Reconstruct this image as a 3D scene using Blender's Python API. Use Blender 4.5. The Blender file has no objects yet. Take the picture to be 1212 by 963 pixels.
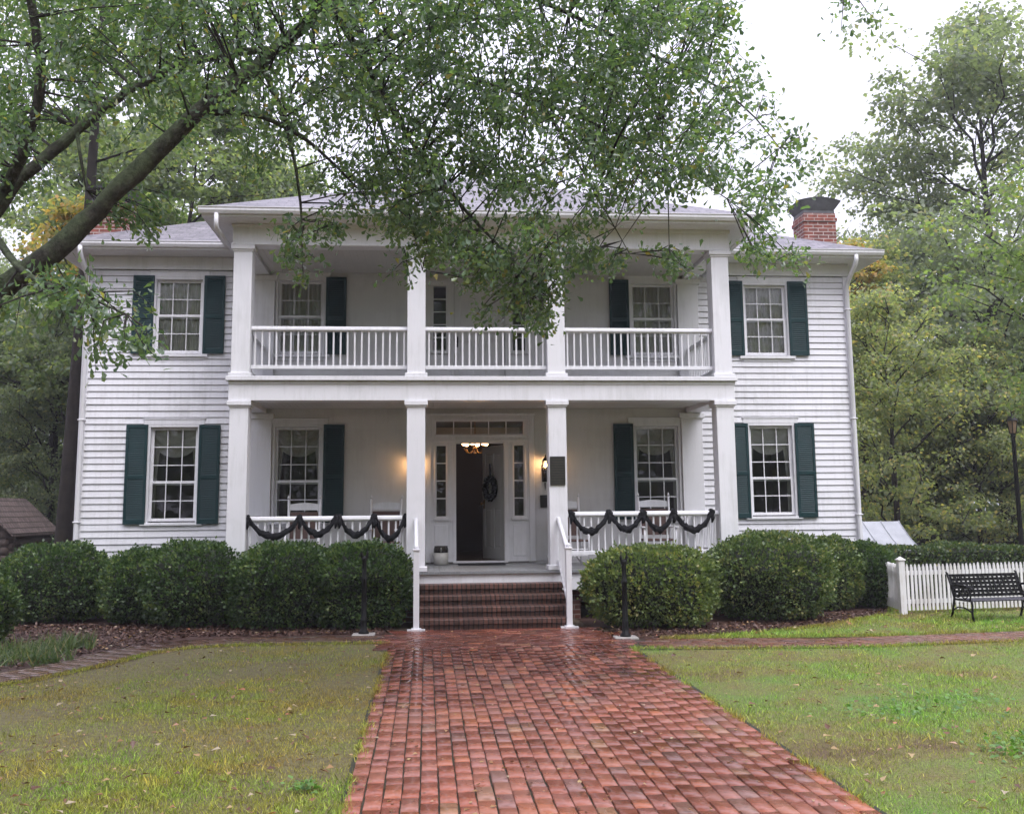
import bpy, math, random
import numpy as np
from mathutils import Vector, Matrix
random.seed(7); rng = np.random.default_rng(7)
SC = bpy.context.scene
COL = SC.collection
R_ = math.radians
PI = math.pi

# ------------------------------------------------------------------ camera
F_, YAW, PITCH, ROLL = 1194.562, 0.08514, 0.13828, -0.00957
CAM = np.array([-0.9804, -16.4999, 1.7504])
_fw = np.array([math.sin(YAW)*math.cos(PITCH), math.cos(YAW)*math.cos(PITCH), math.sin(PITCH)])
_rt = np.array([math.cos(YAW), -math.sin(YAW), 0.0])
_up = np.cross(_rt, _fw)
_R = math.cos(ROLL)*_rt + math.sin(ROLL)*_up
_U = -math.sin(ROLL)*_rt + math.cos(ROLL)*_up
cam_d = bpy.data.cameras.new('camera')
cam = bpy.data.objects.new('camera', cam_d); COL.objects.link(cam)
cam.matrix_world = Matrix(((_R[0], _U[0], -_fw[0], CAM[0]), (_R[1], _U[1], -_fw[1], CAM[1]),
                           (_R[2], _U[2], -_fw[2], CAM[2]), (0, 0, 0, 1)))
cam_d.sensor_fit = 'HORIZONTAL'; cam_d.sensor_width = 36.0
cam_d.lens = 36.0*F_/1212.0; cam_d.shift_y = -45.0/1212.0
cam_d.clip_start = 0.05; cam_d.clip_end = 2000
SC.camera = cam

def at(u, v, d):
    """real world point at distance d in front of the viewpoint"""
    return CAM + d*(_R*(u-606.0)/F_ + _U*(436.5-v)/F_ + _fw)

# ------------------------------------------------------------------ sky, sun, exposure
SUN_EL, SUN_ROT = R_(58), R_(155)          # overcast, brightest part of the sky high behind the viewer's right shoulder
world = bpy.data.worlds.new('World'); SC.world = world; world.use_nodes = True
nt = world.node_tree; nt.nodes.clear()
wo = nt.nodes.new('ShaderNodeOutputWorld'); bg = nt.nodes.new('ShaderNodeBackground')
sky = nt.nodes.new('ShaderNodeTexSky'); sky.sky_type = 'NISHITA'; sky.sun_disc = False
sky.sun_elevation = SUN_EL; sky.sun_rotation = SUN_ROT; sky.air_density = 1.0; sky.dust_density = 4.0; sky.ozone_density = 1.0
hs = nt.nodes.new('ShaderNodeHueSaturation'); hs.inputs['Saturation'].default_value = 0.13
mx = nt.nodes.new('ShaderNodeMix'); mx.data_type = 'RGBA'; mx.inputs[0].default_value = 0.72
mx.inputs[7].default_value = (11.3, 11.15, 13.9, 1)      # cloud deck
nt.links.new(sky.outputs[0], hs.inputs['Color']); nt.links.new(hs.outputs[0], mx.inputs[6])
tcw = nt.nodes.new('ShaderNodeTexCoord'); sw = nt.nodes.new('ShaderNodeSeparateXYZ'); nt.links.new(tcw.outputs['Generated'], sw.inputs[0])
mr = nt.nodes.new('ShaderNodeMapRange'); mr.inputs[1].default_value = 0.0; mr.inputs[2].default_value = 1.0; mr.inputs[3].default_value = 0.62; mr.inputs[4].default_value = 1.45
nt.links.new(sw.outputs[2], mr.inputs[0])                # an overcast sky is brightest overhead
gm = nt.nodes.new('ShaderNodeMix'); gm.data_type = 'RGBA'; gm.blend_type = 'MULTIPLY'; gm.inputs[0].default_value = 1.0
nt.links.new(mx.outputs[2], gm.inputs[6]); nt.links.new(mr.outputs[0], gm.inputs[7])
nt.links.new(gm.outputs[2], bg.inputs[0]); bg.inputs[1].default_value = 0.10
nt.links.new(bg.outputs[0], wo.inputs[0])
sun_d = bpy.data.lights.new('sun', 'SUN'); sun_d.energy = 1.5; sun_d.angle = R_(40); sun_d.color = (1.0, 0.98, 0.97)
sun = bpy.data.objects.new('sun', sun_d); COL.objects.link(sun)
sun.rotation_euler = (R_(90)-SUN_EL, 0, R_(180)-SUN_ROT); sun.location = (10, -20, 30)
SC.view_settings.view_transform = 'Standard'; SC.view_settings.look = 'None'
SC.view_settings.exposure = 0.84; SC.view_settings.gamma = 1.0; SC.view_settings.use_curve_mapping = False
SC.cycles.max_bounces = 8; SC.cycles.transparent_max_bounces = 16; SC.cycles.diffuse_bounces = 4
SC.cycles.glossy_bounces = 3; SC.cycles.transmission_bounces = 4; SC.cycles.caustics_reflective = False; SC.cycles.caustics_refractive = False

# ------------------------------------------------------------------ materials
def new_mat(name):
    m = bpy.data.materials.new(name); m.use_nodes = True
    t = m.node_tree; t.nodes.clear()
    o = t.nodes.new('ShaderNodeOutputMaterial')
    return m, t, o
def N(t, kind, **kw):
    n = t.nodes.new(kind)
    for k, v in kw.items(): setattr(n, k, v)
    return n
def L(t, a, b): t.links.new(a, b)
def c4(c): return (c[0], c[1], c[2], 1.0)
def noise(t, scale, detail=4, rough=.6, vec=None):
    n = N(t, 'ShaderNodeTexNoise'); n.inputs['Scale'].default_value = scale; n.inputs['Detail'].default_value = detail
    n.inputs['Roughness'].default_value = rough
    if vec is None:
        tc = N(t, 'ShaderNodeTexCoord'); vec = tc.outputs['Object']
    L(t, vec, n.inputs['Vector']); return n
def ramp(t, fac, stops, interp='LINEAR'):
    r = N(t, 'ShaderNodeValToRGB'); r.color_ramp.interpolation = interp
    e = r.color_ramp.elements
    while len(e) < len(stops): e.new(0.5)
    for el, (p, c) in zip(e, stops): el.position = p; el.color = c4(c) if len(c) == 3 else c
    L(t, fac, r.inputs[0]); return r
def mixc(t, fac, a, b, blend='MIX'):
    m = N(t, 'ShaderNodeMix', data_type='RGBA', blend_type=blend)
    for sock, v in ((m.inputs[0], fac), (m.inputs[6], a), (m.inputs[7], b)):
        if isinstance(v, (int, float)): sock.default_value = v
        elif isinstance(v, tuple): sock.default_value = c4(v)
        else: L(t, v, sock)
    return m.outputs[2]
def bump(t, height, strength, dist=.01):
    b = N(t, 'ShaderNodeBump'); b.inputs['Strength'].default_value = strength; b.inputs['Distance'].default_value = dist
    L(t, height, b.inputs['Height']); return b.outputs[0]
def bsdf(t, o, color, rough=.6, normal=None, spec=.5, metal=0.0):
    p = N(t, 'ShaderNodeBsdfPrincipled')
    if isinstance(color, tuple): p.inputs['Base Color'].default_value = c4(color)
    else: L(t, color, p.inputs['Base Color'])
    if isinstance(rough, (int, float)): p.inputs['Roughness'].default_value = rough
    else: L(t, rough, p.inputs['Roughness'])
    p.inputs['Specular IOR Level'].default_value = spec; p.inputs['Metallic'].default_value = metal
    if normal is not None: L(t, normal, p.inputs['Normal'])
    if o is not None: L(t, p.outputs[0], o.inputs[0])
    return p
def island(t):
    return N(t, 'ShaderNodeNewGeometry').outputs['Random Per Island']

def simple(name, ca, cb, scale=6, rough=.6, bscale=40, bstr=.15, spec=.5, metal=0.0, isl=0.0):
    m, t, o = new_mat(name)
    n = noise(t, scale)
    r = ramp(t, n.outputs[0], [(.3, ca), (.7, cb)])
    col = r.outputs[0]
    if isl:
        rr = ramp(t, island(t), [(0, (1-isl,)*3), (1, (1, 1, 1))])
        col = mixc(t, 1.0, col, rr.outputs[0], 'MULTIPLY')
    nb = noise(t, bscale, 6)
    bsdf(t, o, col, rough, bump(t, nb.outputs[0], bstr), spec, metal)
    return m

def paint(name, base, dirt, rough=.45, isl=.06):
    m, t, o = new_mat(name)
    tc = N(t, 'ShaderNodeTexCoord')
    n1 = noise(t, 1.3, 5, .65, tc.outputs['Object'])
    mp = N(t, 'ShaderNodeMapping'); mp.inputs['Scale'].default_value = (14, 14, 1.2); L(t, tc.outputs['Object'], mp.inputs['Vector'])
    n2 = noise(t, 1.0, 6, .7, mp.outputs[0])
    mu = N(t, 'ShaderNodeMath', operation='MULTIPLY'); L(t, n1.outputs[0], mu.inputs[0]); L(t, n2.outputs[0], mu.inputs[1])
    r = ramp(t, mu.outputs[0], [(.10, dirt), (.26, base)])
    rr = ramp(t, island(t), [(0, (1-isl, 1-isl, 1-isl*.9)), (1, (1, 1, 1))])
    col = mixc(t, 1.0, r.outputs[0], rr.outputs[0], 'MULTIPLY')
    nb = noise(t, 30, 5, .6, mp.outputs[0])
    bsdf(t, o, col, rough, bump(t, nb.outputs[0], .12, .004), .4)
    return m

def brickmat(name, vecmode, bw, bh, mortar=.008, ca=(.22, .07, .045), cb=(.13, .045, .035), cm=(.33, .30, .27), offset=.5, rough=.75, bstr=.5):
    m, t, o = new_mat(name)
    tc = N(t, 'ShaderNodeTexCoord'); s = N(t, 'ShaderNodeSeparateXYZ'); L(t, tc.outputs['Object'], s.inputs[0])
    cmb = N(t, 'ShaderNodeCombineXYZ')
    ad = N(t, 'ShaderNodeMath', operation='ADD')
    if vecmode == 'wall':
        L(t, s.outputs[0], ad.inputs[0]); L(t, s.outputs[1], ad.inputs[1]); L(t, ad.outputs[0], cmb.inputs[0]); L(t, s.outputs[2], cmb.inputs[1])
    elif vecmode == 'stair':
        L(t, s.outputs[1], ad.inputs[0]); L(t, s.outputs[2], ad.inputs[1]); L(t, s.outputs[0], cmb.inputs[0]); L(t, ad.outputs[0], cmb.inputs[1])
    else:
        L(t, s.outputs[0], cmb.inputs[0]); L(t, s.outputs[1], cmb.inputs[1])
    b = N(t, 'ShaderNodeTexBrick'); b.offset = offset
    L(t, cmb.outputs[0], b.inputs['Vector']); b.inputs['Scale'].default_value = 1.0
    b.inputs['Brick Width'].default_value = bw; b.inputs['Row Height'].default_value = bh
    b.inputs['Mortar Size'].default_value = mortar; b.inputs['Mortar Smooth'].default_value = .2
    b.inputs['Color1'].default_value = c4(ca); b.inputs['Color2'].default_value = c4(cb); b.inputs['Mortar'].default_value = c4(cm)
    n = noise(t, 9, 5)
    rr = ramp(t, n.outputs[0], [(.3, (.6, .6, .6)), (.7, (1.15, 1.1, 1.1))])
    col = mixc(t, 1.0, b.outputs[0], rr.outputs[0], 'MULTIPLY')
    inv = N(t, 'ShaderNodeMath', operation='SUBTRACT'); inv.inputs[0].default_value = 1.0; L(t, b.outputs['Fac'], inv.inputs[1])
    bsdf(t, o, col, rough, bump(t, inv.outputs[0], bstr, .008), .3)
    return m

def leafmat(name, stops, rough=.4, trans=.3, spec=.5, patch=None):
    m, t, o = new_mat(name)
    fac = island(t)
    if patch:                                # patches of lighter new growth and older dark leaf
        pn = noise(t, patch, 3, .6); pa = N(t, 'ShaderNodeMath', operation='MULTIPLY_ADD'); L(t, pn.outputs[0], pa.inputs[0]); pa.inputs[1].default_value = 1.9; pa.inputs[2].default_value = -.95
        pb = N(t, 'ShaderNodeMath', operation='ADD', use_clamp=True); L(t, pa.outputs[0], pb.inputs[0]); L(t, fac, pb.inputs[1]); fac = pb.outputs[0]
    r = ramp(t, fac, stops)
    p = bsdf(t, None, r.outputs[0], rough, None, spec)
    tr = N(t, 'ShaderNodeBsdfTranslucent')
    br = mixc(t, 1.0, r.outputs[0], (1.5, 1.7, .7), 'MULTIPLY'); L(t, br, tr.inputs[0])
    mxs = N(t, 'ShaderNodeMixShader'); mxs.inputs[0].default_value = trans
    L(t, p.outputs[0], mxs.inputs[1]); L(t, tr.outputs[0], mxs.inputs[2]); L(t, mxs.outputs[0], o.inputs[0])
    return m

def emit(name, col, st):
    m, t, o = new_mat(name)
    e = N(t, 'ShaderNodeEmission'); e.inputs[0].default_value = c4(col); e.inputs[1].default_value = st
    L(t, e.outputs[0], o.inputs[0]); return m

def glassmat():
    m, t, o = new_mat('window_glass')
    tr = N(t, 'ShaderNodeBsdfTransparent'); tr.inputs[0].default_value = (.86, .89, .88, 1)
    gl = N(t, 'ShaderNodeBsdfGlossy'); gl.inputs['Roughness'].default_value = .015
    nb = noise(t, 2.2, 2); L(t, bump(t, nb.outputs[0], .08, .02), gl.inputs['Normal'])
    fr = N(t, 'ShaderNodeFresnel'); fr.inputs[0].default_value = 1.6
    x = N(t, 'ShaderNodeMixShader'); L(t, fr.outputs[0], x.inputs[0]); L(t, tr.outputs[0], x.inputs[1]); L(t, gl.outputs[0], x.inputs[2])
    L(t, x.outputs[0], o.inputs[0]); return m

def lacemat(name, open_=.35, scale=55):
    m, t, o = new_mat(name)
    tr = N(t, 'ShaderNodeBsdfTransparent'); d = N(t, 'ShaderNodeBsdfDiffuse'); d.inputs[0].default_value = (.84, .82, .77, 1)
    tl = N(t, 'ShaderNodeBsdfTranslucent'); tl.inputs[0].default_value = (.7, .68, .62, 1)
    a = N(t, 'ShaderNodeMixShader'); a.inputs[0].default_value = .3; L(t, d.outputs[0], a.inputs[1]); L(t, tl.outputs[0], a.inputs[2])
    v = N(t, 'ShaderNodeTexVoronoi'); v.inputs['Scale'].default_value = scale
    tc = N(t, 'ShaderNodeTexCoord'); L(t, tc.outputs['Object'], v.inputs['Vector'])
    r = ramp(t, v.outputs['Distance'], [(.2, (open_+.2,)*3), (.5, (open_-.15,)*3)])
    x = N(t, 'ShaderNodeMixShader'); L(t, r.outputs[0], x.inputs[0]); L(t, a.outputs[0], x.inputs[1]); L(t, tr.outputs[0], x.inputs[2])
    L(t, x.outputs[0], o.inputs[0]); return m

M = {}
M['clap'] = paint('white_clapboard_paint', (.69, .685, .715), (.55, .545, .555))
M['trim'] = paint('white_trim_paint', (.73, .725, .755), (.60, .60, .61), .4, .02)
M['flush'] = paint('white_flush_board_paint', (.65, .64, .645), (.57, .56, .56), .55, .04)
M['ceil'] = paint('porch_ceiling_paint', (.56, .54, .51), (.50, .48, .45), .55, .03)
M['shutter'] = simple('dark_green_shutter', (.006, .027, .030), (.009, .037, .040), 3, .55, 60, .1, .25)
M['porchfloor'] = simple('grey_porch_floor', (.24, .25, .26), (.17, .175, .18), 3, .38, 30, .15)
M['door'] = simple('door_paint', (.50, .50, .49), (.44, .44, .43), 3, .5, 50, .05)
M['brass'] = simple('aged_brass', (.30, .19, .07), (.2, .12, .05), 20, .35, 50, .1, .5, .9)
M['iron'] = simple('black_iron', (.005, .005, .006), (.009, .009, .009), 20, .5, 60, .2, .18)
M['cloth'] = simple('black_cloth', (.006, .006, .008), (.012, .012, .014), 20, .9, 120, .5, .2)
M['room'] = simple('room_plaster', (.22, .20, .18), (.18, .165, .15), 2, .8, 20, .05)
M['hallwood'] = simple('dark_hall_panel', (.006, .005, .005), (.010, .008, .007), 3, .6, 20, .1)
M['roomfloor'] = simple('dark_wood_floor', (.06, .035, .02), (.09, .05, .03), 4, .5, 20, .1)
M['glass'] = glassmat()
M['lace'] = lacemat('lace_curtain', .10, 60); M['valance'] = lacemat('lace_valance', .06, 70)
M['chimney'] = brickmat('chimney_brick', 'wall', .215, .075, .010, (.28, .085, .06), (.15, .055, .045), (.42, .36, .33))
M['found'] = brickmat('foundation_brick', 'wall', .215, .075, .010, (.17, .065, .045), (.11, .045, .035), (.22, .18, .16))
M['stair'] = brickmat('stair_brick', 'stair', .072, 1.7, .012, (.150, .072, .054), (.082, .046, .038), (.034, .026, .023), 0.0, .50, .9)
M['roofm'] = brickmat('asphalt_shingle', 'flat', .30, .13, .006, (.23, .22, .245), (.16, .155, .175), (.07, .068, .075), .5, .55, .6)
M['metalroof'] = simple('galvanised_roof', (.44, .45, .49), (.30, .31, .34), 2.5, .4, 20, .1, .5, 0.0)
M['lead'] = simple('chimney_cap_metal', (.06, .06, .065), (.10, .10, .11), 5, .5, 30, .1, .5, .3)
M['log'] = simple('weathered_log', (.075, .052, .042), (.045, .032, .027), 8, .85, 30, .5)
M['chink'] = simple('log_chinking', (.16, .13, .11), (.12, .10, .085), 8, .9, 30, .3)
M['shake'] = brickmat('wood_shake_roof', 'wall', .16, .14, .012, (.20, .155, .145), (.12, .095, .09), (.05, .04, .035), .5, .7, .8)
M['woven'] = simple('brown_woven_seat', (.10, .055, .045), (.06, .035, .03), 30, .75, 90, .6)
def barkmat():
    m, t, o = new_mat('mossy_oak_bark')
    tc = N(t, 'ShaderNodeTexCoord')
    n1 = noise(t, 2.3, 5, .6, tc.outputs['Object']); n2 = noise(t, 16, 7, .72, tc.outputs['Object']); n3 = noise(t, 60, 5, .7, tc.outputs['Object'])
    g = N(t, 'ShaderNodeNewGeometry'); s = N(t, 'ShaderNodeSeparateXYZ'); L(t, g.outputs['Normal'], s.inputs[0])
    a1 = N(t, 'ShaderNodeMath', operation='MULTIPLY_ADD'); L(t, s.outputs[2], a1.inputs[0]); a1.inputs[1].default_value = .16; L(t, n1.outputs[0], a1.inputs[2])   # moss likes upper sides
    base = ramp(t, n2.outputs[0], [(.32, (.022, .020, .017)), (.52, (.060, .055, .045)), (.70, (.115, .110, .090))])
    moss = ramp(t, n2.outputs[0], [(.3, (.040, .055, .028)), (.65, (.14, .17, .095))])
    f = ramp(t, a1.outputs[0], [(.44, (0, 0, 0)), (.60, (.9, .9, .9))])
    col = mixc(t, f.outputs[0], base.outputs[0], moss.outputs[0])
    h = N(t, 'ShaderNodeMath', operation='ADD'); L(t, n2.outputs[0], h.inputs[0]); L(t, n3.outputs[0], h.inputs[1])
    bsdf(t, o, col, .85, bump(t, h.outputs[0], 1.0, .03), .25); return m
M['bark'] = barkmat()
M['bark_dark'] = simple('dark_wet_bark', (.014, .011, .010), (.034, .027, .023), 5, .8, 22, .9, .3)
M['stone'] = simple('pale_stone', (.36, .34, .31), (.24, .22, .21), 7, .6, 25, .4)
M['glaze'] = simple('dark_brown_glaze', (.015, .012, .010), (.03, .022, .018), 6, .2, 20, .05)
M['stoneware'] = simple('pale_stoneware', (.46, .45, .42), (.36, .35, .33), 6, .35, 20, .05)
M['bronze'] = simple('dark_bronze', (.020, .020, .019), (.035, .034, .030), 15, .5, 60, .2, .5, .4)
M['bronze_letter'] = simple('raised_bronze', (.075, .068, .045), (.055, .05, .035), 15, .45, 60, .1, .5, .5)
M['lamp'] = emit('warm_bulb', (1.0, .50, .18), 45); M['globe'] = emit('warm_globe', (1.0, .55, .25), 14)
M['lamp_glass'] = simple('lamp_post_amber_glass', (.30, .20, .13), (.24, .16, .10), 8, .2, 20, .02)
M['bench_seat'] = simple('wet_bench_slats', (.05, .048, .06), (.035, .034, .042), 10, .22, 40, .1)
M['fence'] = paint('fence_paint', (.74, .73, .73), (.50, .47, .42), .5, .10)
G1, G2, G3, G4 = (.024, .055, .030), (.040, .080, .036), (.058, .105, .042), (.105, .150, .055)
M['oak_leaf'] = leafmat('oak_leaf', [(0, (.070, .118, .078)), (.45, (.112, .175, .108)), (.8, (.148, .215, .112)), (.97, (.20, .25, .11)), (1, (.34, .25, .09))], .22, .52, .9)
M['leaf_mid'] = leafmat('mid_green_leaf', [(0, (.115, .150, .105)), (.5, (.16, .20, .125)), (.9, (.21, .24, .13)), (1, (.34, .31, .13))], .40, .56)
M['leaf_pale'] = leafmat('grey_green_leaf', [(0, (.14, .17, .135)), (.5, (.19, .22, .165)), (.9, (.23, .26, .18)), (1, (.32, .30, .17))], .40, .55)  # greens lightened so the leaf colour carries haze on the far trees
M['leaf_yellow'] = leafmat('yellow_green_leaf', [(0, (.17, .20, .14)), (.4, (.225, .255, .165)), (.78, (.29, .30, .175)), (.95, (.46, .41, .20)), (1, (.54, .38, .18))], .42, .58)
M['leaf_autumn'] = leafmat('orange_leaf', [(0, (.22, .24, .11)), (.4, (.34, .30, .13)), (.75, (.50, .35, .13)), (1, (.55, .28, .10))], .5, .5)
M['leaf_bright'] = leafmat('bright_green_leaf', [(0, (.12, .17, .085)), (.5, (.17, .23, .105)), (.9, (.22, .28, .11)), (1, (.38, .32, .11))], .42, .55)
M['box_leaf'] = leafmat('boxwood_leaf', [(0, (.030, .058, .024)), (.5, (.056, .100, .036)), (.85, (.10, .160, .052)), (1, (.17, .21, .07))], .4, .32, .4, 3.5)
M['box_leaf3'] = leafmat('mid_boxwood_leaf', [(0, (.052, .086, .036)), (.5, (.098, .145, .054)), (.85, (.155, .205, .072)), (1, (.26, .26, .10))], .4, .32, .4, 4.0)
M['box_leaf2'] = leafmat('light_boxwood_leaf', [(0, (.070, .11, .042)), (.5, (.14, .19, .060)), (.9, (.21, .26, .08)), (1, (.34, .31, .11))], .4, .34, .5, 3.2)
M['twig'] = simple('bush_twigs', (.014, .018, .010), (.009, .012, .007), 12, .95, 30, .4)
M['hedge_leaf'] = leafmat('hedge_leaf', [(0, (.040, .065, .030)), (.5, (.070, .11, .045)), (.9, (.11, .15, .06)), (1, (.26, .24, .08))], .42, .3)

def grassmat(name, ground=False, gr=(1, 1, 1)):
    m, t, o = new_mat(name)
    tc = N(t, 'ShaderNodeTexCoord')
    big = noise(t, .35, 3, .6, tc.outputs['Object']); mid = noise(t, 1.7, 5, .65, tc.outputs['Object'])
    s = N(t, 'ShaderNodeMath', operation='ADD'); L(t, big.outputs[0], s.inputs[0]); L(t, mid.outputs[0], s.inputs[1])
    h = N(t, 'ShaderNodeMath', operation='MULTIPLY'); L(t, s.outputs[0], h.inputs[0]); h.inputs[1].default_value = .5
    if ground:
        r = ramp(t, h.outputs[0], [(.37, (.14, .095, .060)), (.45, (.185, .16, .068)), (.54, (.17, .20, .066)), (.66, (.13, .21, .06))])
        fine = noise(t, 45, 6, .75, tc.outputs['Object'])
        rr = ramp(t, fine.outputs[0], [(.32, (.34, .34, .34)), (.68, (1.2, 1.2, 1.2))])
        col = mixc(t, 1.0, r.outputs[0], rr.outputs[0], 'MULTIPLY')
        bsdf(t, o, col, .8, bump(t, fine.outputs[0], .6, .02), .2)
    else:
        r = ramp(t, h.outputs[0], [(.37, (.22, .165, .090)), (.45, (.245, .22, .085)), (.54, (.205, .25, .080)), (.66, (.14, .27, .070))])
        rr = ramp(t, island(t), [(0, (.42, .42, .38)), (.5, (.95, .95, .95)), (.9, (1.3, 1.35, 1.0)), (1, (2.0, 1.7, 1.3))])
        col = mixc(t, 1.0, r.outputs[0], rr.outputs[0], 'MULTIPLY'); col = mixc(t, 1.0, col, gr, 'MULTIPLY')
        p = bsdf(t, None, col, .5, None, .35)
        tr = N(t, 'ShaderNodeBsdfTranslucent'); L(t, col, tr.inputs[0])
        x = N(t, 'ShaderNodeMixShader'); x.inputs[0].default_value = .3
        L(t, p.outputs[0], x.inputs[1]); L(t, tr.outputs[0], x.inputs[2]); L(t, x.outputs[0], o.inputs[0])
    return m
M['lawn'] = grassmat('lawn_turf', True); M['lawn_shade_wet'] = simple('shade_wet_toned_lawn_soil', (.072, .052, .032), (.150, .138, .052), 14, .8, 40, .6, .3); M['blade'] = grassmat('grass_blade', False, (1.42, 1.40, .80)); M['blade_green'] = grassmat('green_grass_blade', False, (1.36, 1.66, .98))  # left lawn soil coloured darker brown to stand in for shade and wet
M['soil'] = simple('forest_floor', (.060, .045, .032), (.10, .075, .050), 1.2, .9, 12, .8, .2)
M['mulch'] = simple('wet_mulch', (.040, .020, .015), (.075, .037, .027), 9, .65, 30, 1.0, .4)
M['chip'] = leafmat('mulch_chip', [(0, (.036, .017, .012)), (.6, (.080, .038, .027)), (.95, (.11, .058, .042)), (1, (.28, .20, .15))], .55, 0.0, .4)
M['fallen'] = leafmat('fallen_leaf', [(0, (.085, .035, .022)), (.3, (.16, .075, .035)), (.55, (.25, .13, .05)), (.75, (.36, .25, .12)), (.9, (.36, .30, .22)), (1, (.40, .14, .07))], .45, .15)
M['weed'] = leafmat('broad_weed_leaf', [(0, (.07, .15, .035)), (.5, (.11, .22, .05)), (1, (.16, .28, .07))], .42, .35)
M['liriope'] = leafmat('groundcover_leaf', [(0, (.05, .085, .036)), (.6, (.10, .15, .06)), (.9, (.16, .19, .08)), (1, (.26, .22, .11))], .4, .35)

def wetbrick(name='wet_paving_brick', k=(1, 1, 1), wet=1.0):
    m, t, o = new_mat(name)
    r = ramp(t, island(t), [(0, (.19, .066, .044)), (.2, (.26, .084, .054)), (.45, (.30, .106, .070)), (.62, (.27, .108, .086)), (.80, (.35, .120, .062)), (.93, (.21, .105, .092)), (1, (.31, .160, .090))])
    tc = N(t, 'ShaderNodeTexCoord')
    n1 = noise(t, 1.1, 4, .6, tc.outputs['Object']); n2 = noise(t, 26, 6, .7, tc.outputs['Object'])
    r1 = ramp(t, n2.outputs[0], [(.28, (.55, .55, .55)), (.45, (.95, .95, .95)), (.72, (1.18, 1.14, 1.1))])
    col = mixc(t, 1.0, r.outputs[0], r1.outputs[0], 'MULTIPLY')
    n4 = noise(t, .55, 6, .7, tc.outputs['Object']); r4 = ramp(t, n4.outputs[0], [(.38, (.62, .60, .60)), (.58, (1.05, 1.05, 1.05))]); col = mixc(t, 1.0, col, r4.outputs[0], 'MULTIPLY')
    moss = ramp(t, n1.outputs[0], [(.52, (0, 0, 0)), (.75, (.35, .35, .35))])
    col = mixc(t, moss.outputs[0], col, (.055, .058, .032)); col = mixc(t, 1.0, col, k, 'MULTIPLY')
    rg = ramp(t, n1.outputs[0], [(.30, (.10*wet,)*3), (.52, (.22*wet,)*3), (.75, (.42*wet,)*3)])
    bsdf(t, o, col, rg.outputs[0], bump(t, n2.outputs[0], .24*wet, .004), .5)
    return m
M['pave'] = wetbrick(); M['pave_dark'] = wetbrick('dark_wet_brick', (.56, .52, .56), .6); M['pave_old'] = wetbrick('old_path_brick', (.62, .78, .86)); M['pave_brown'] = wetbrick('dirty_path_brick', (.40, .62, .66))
M['joint'] = simple('mossy_joint_sand', (.022, .020, .015), (.040, .042, .022), 6, .7, 40, .6, .3)

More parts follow.
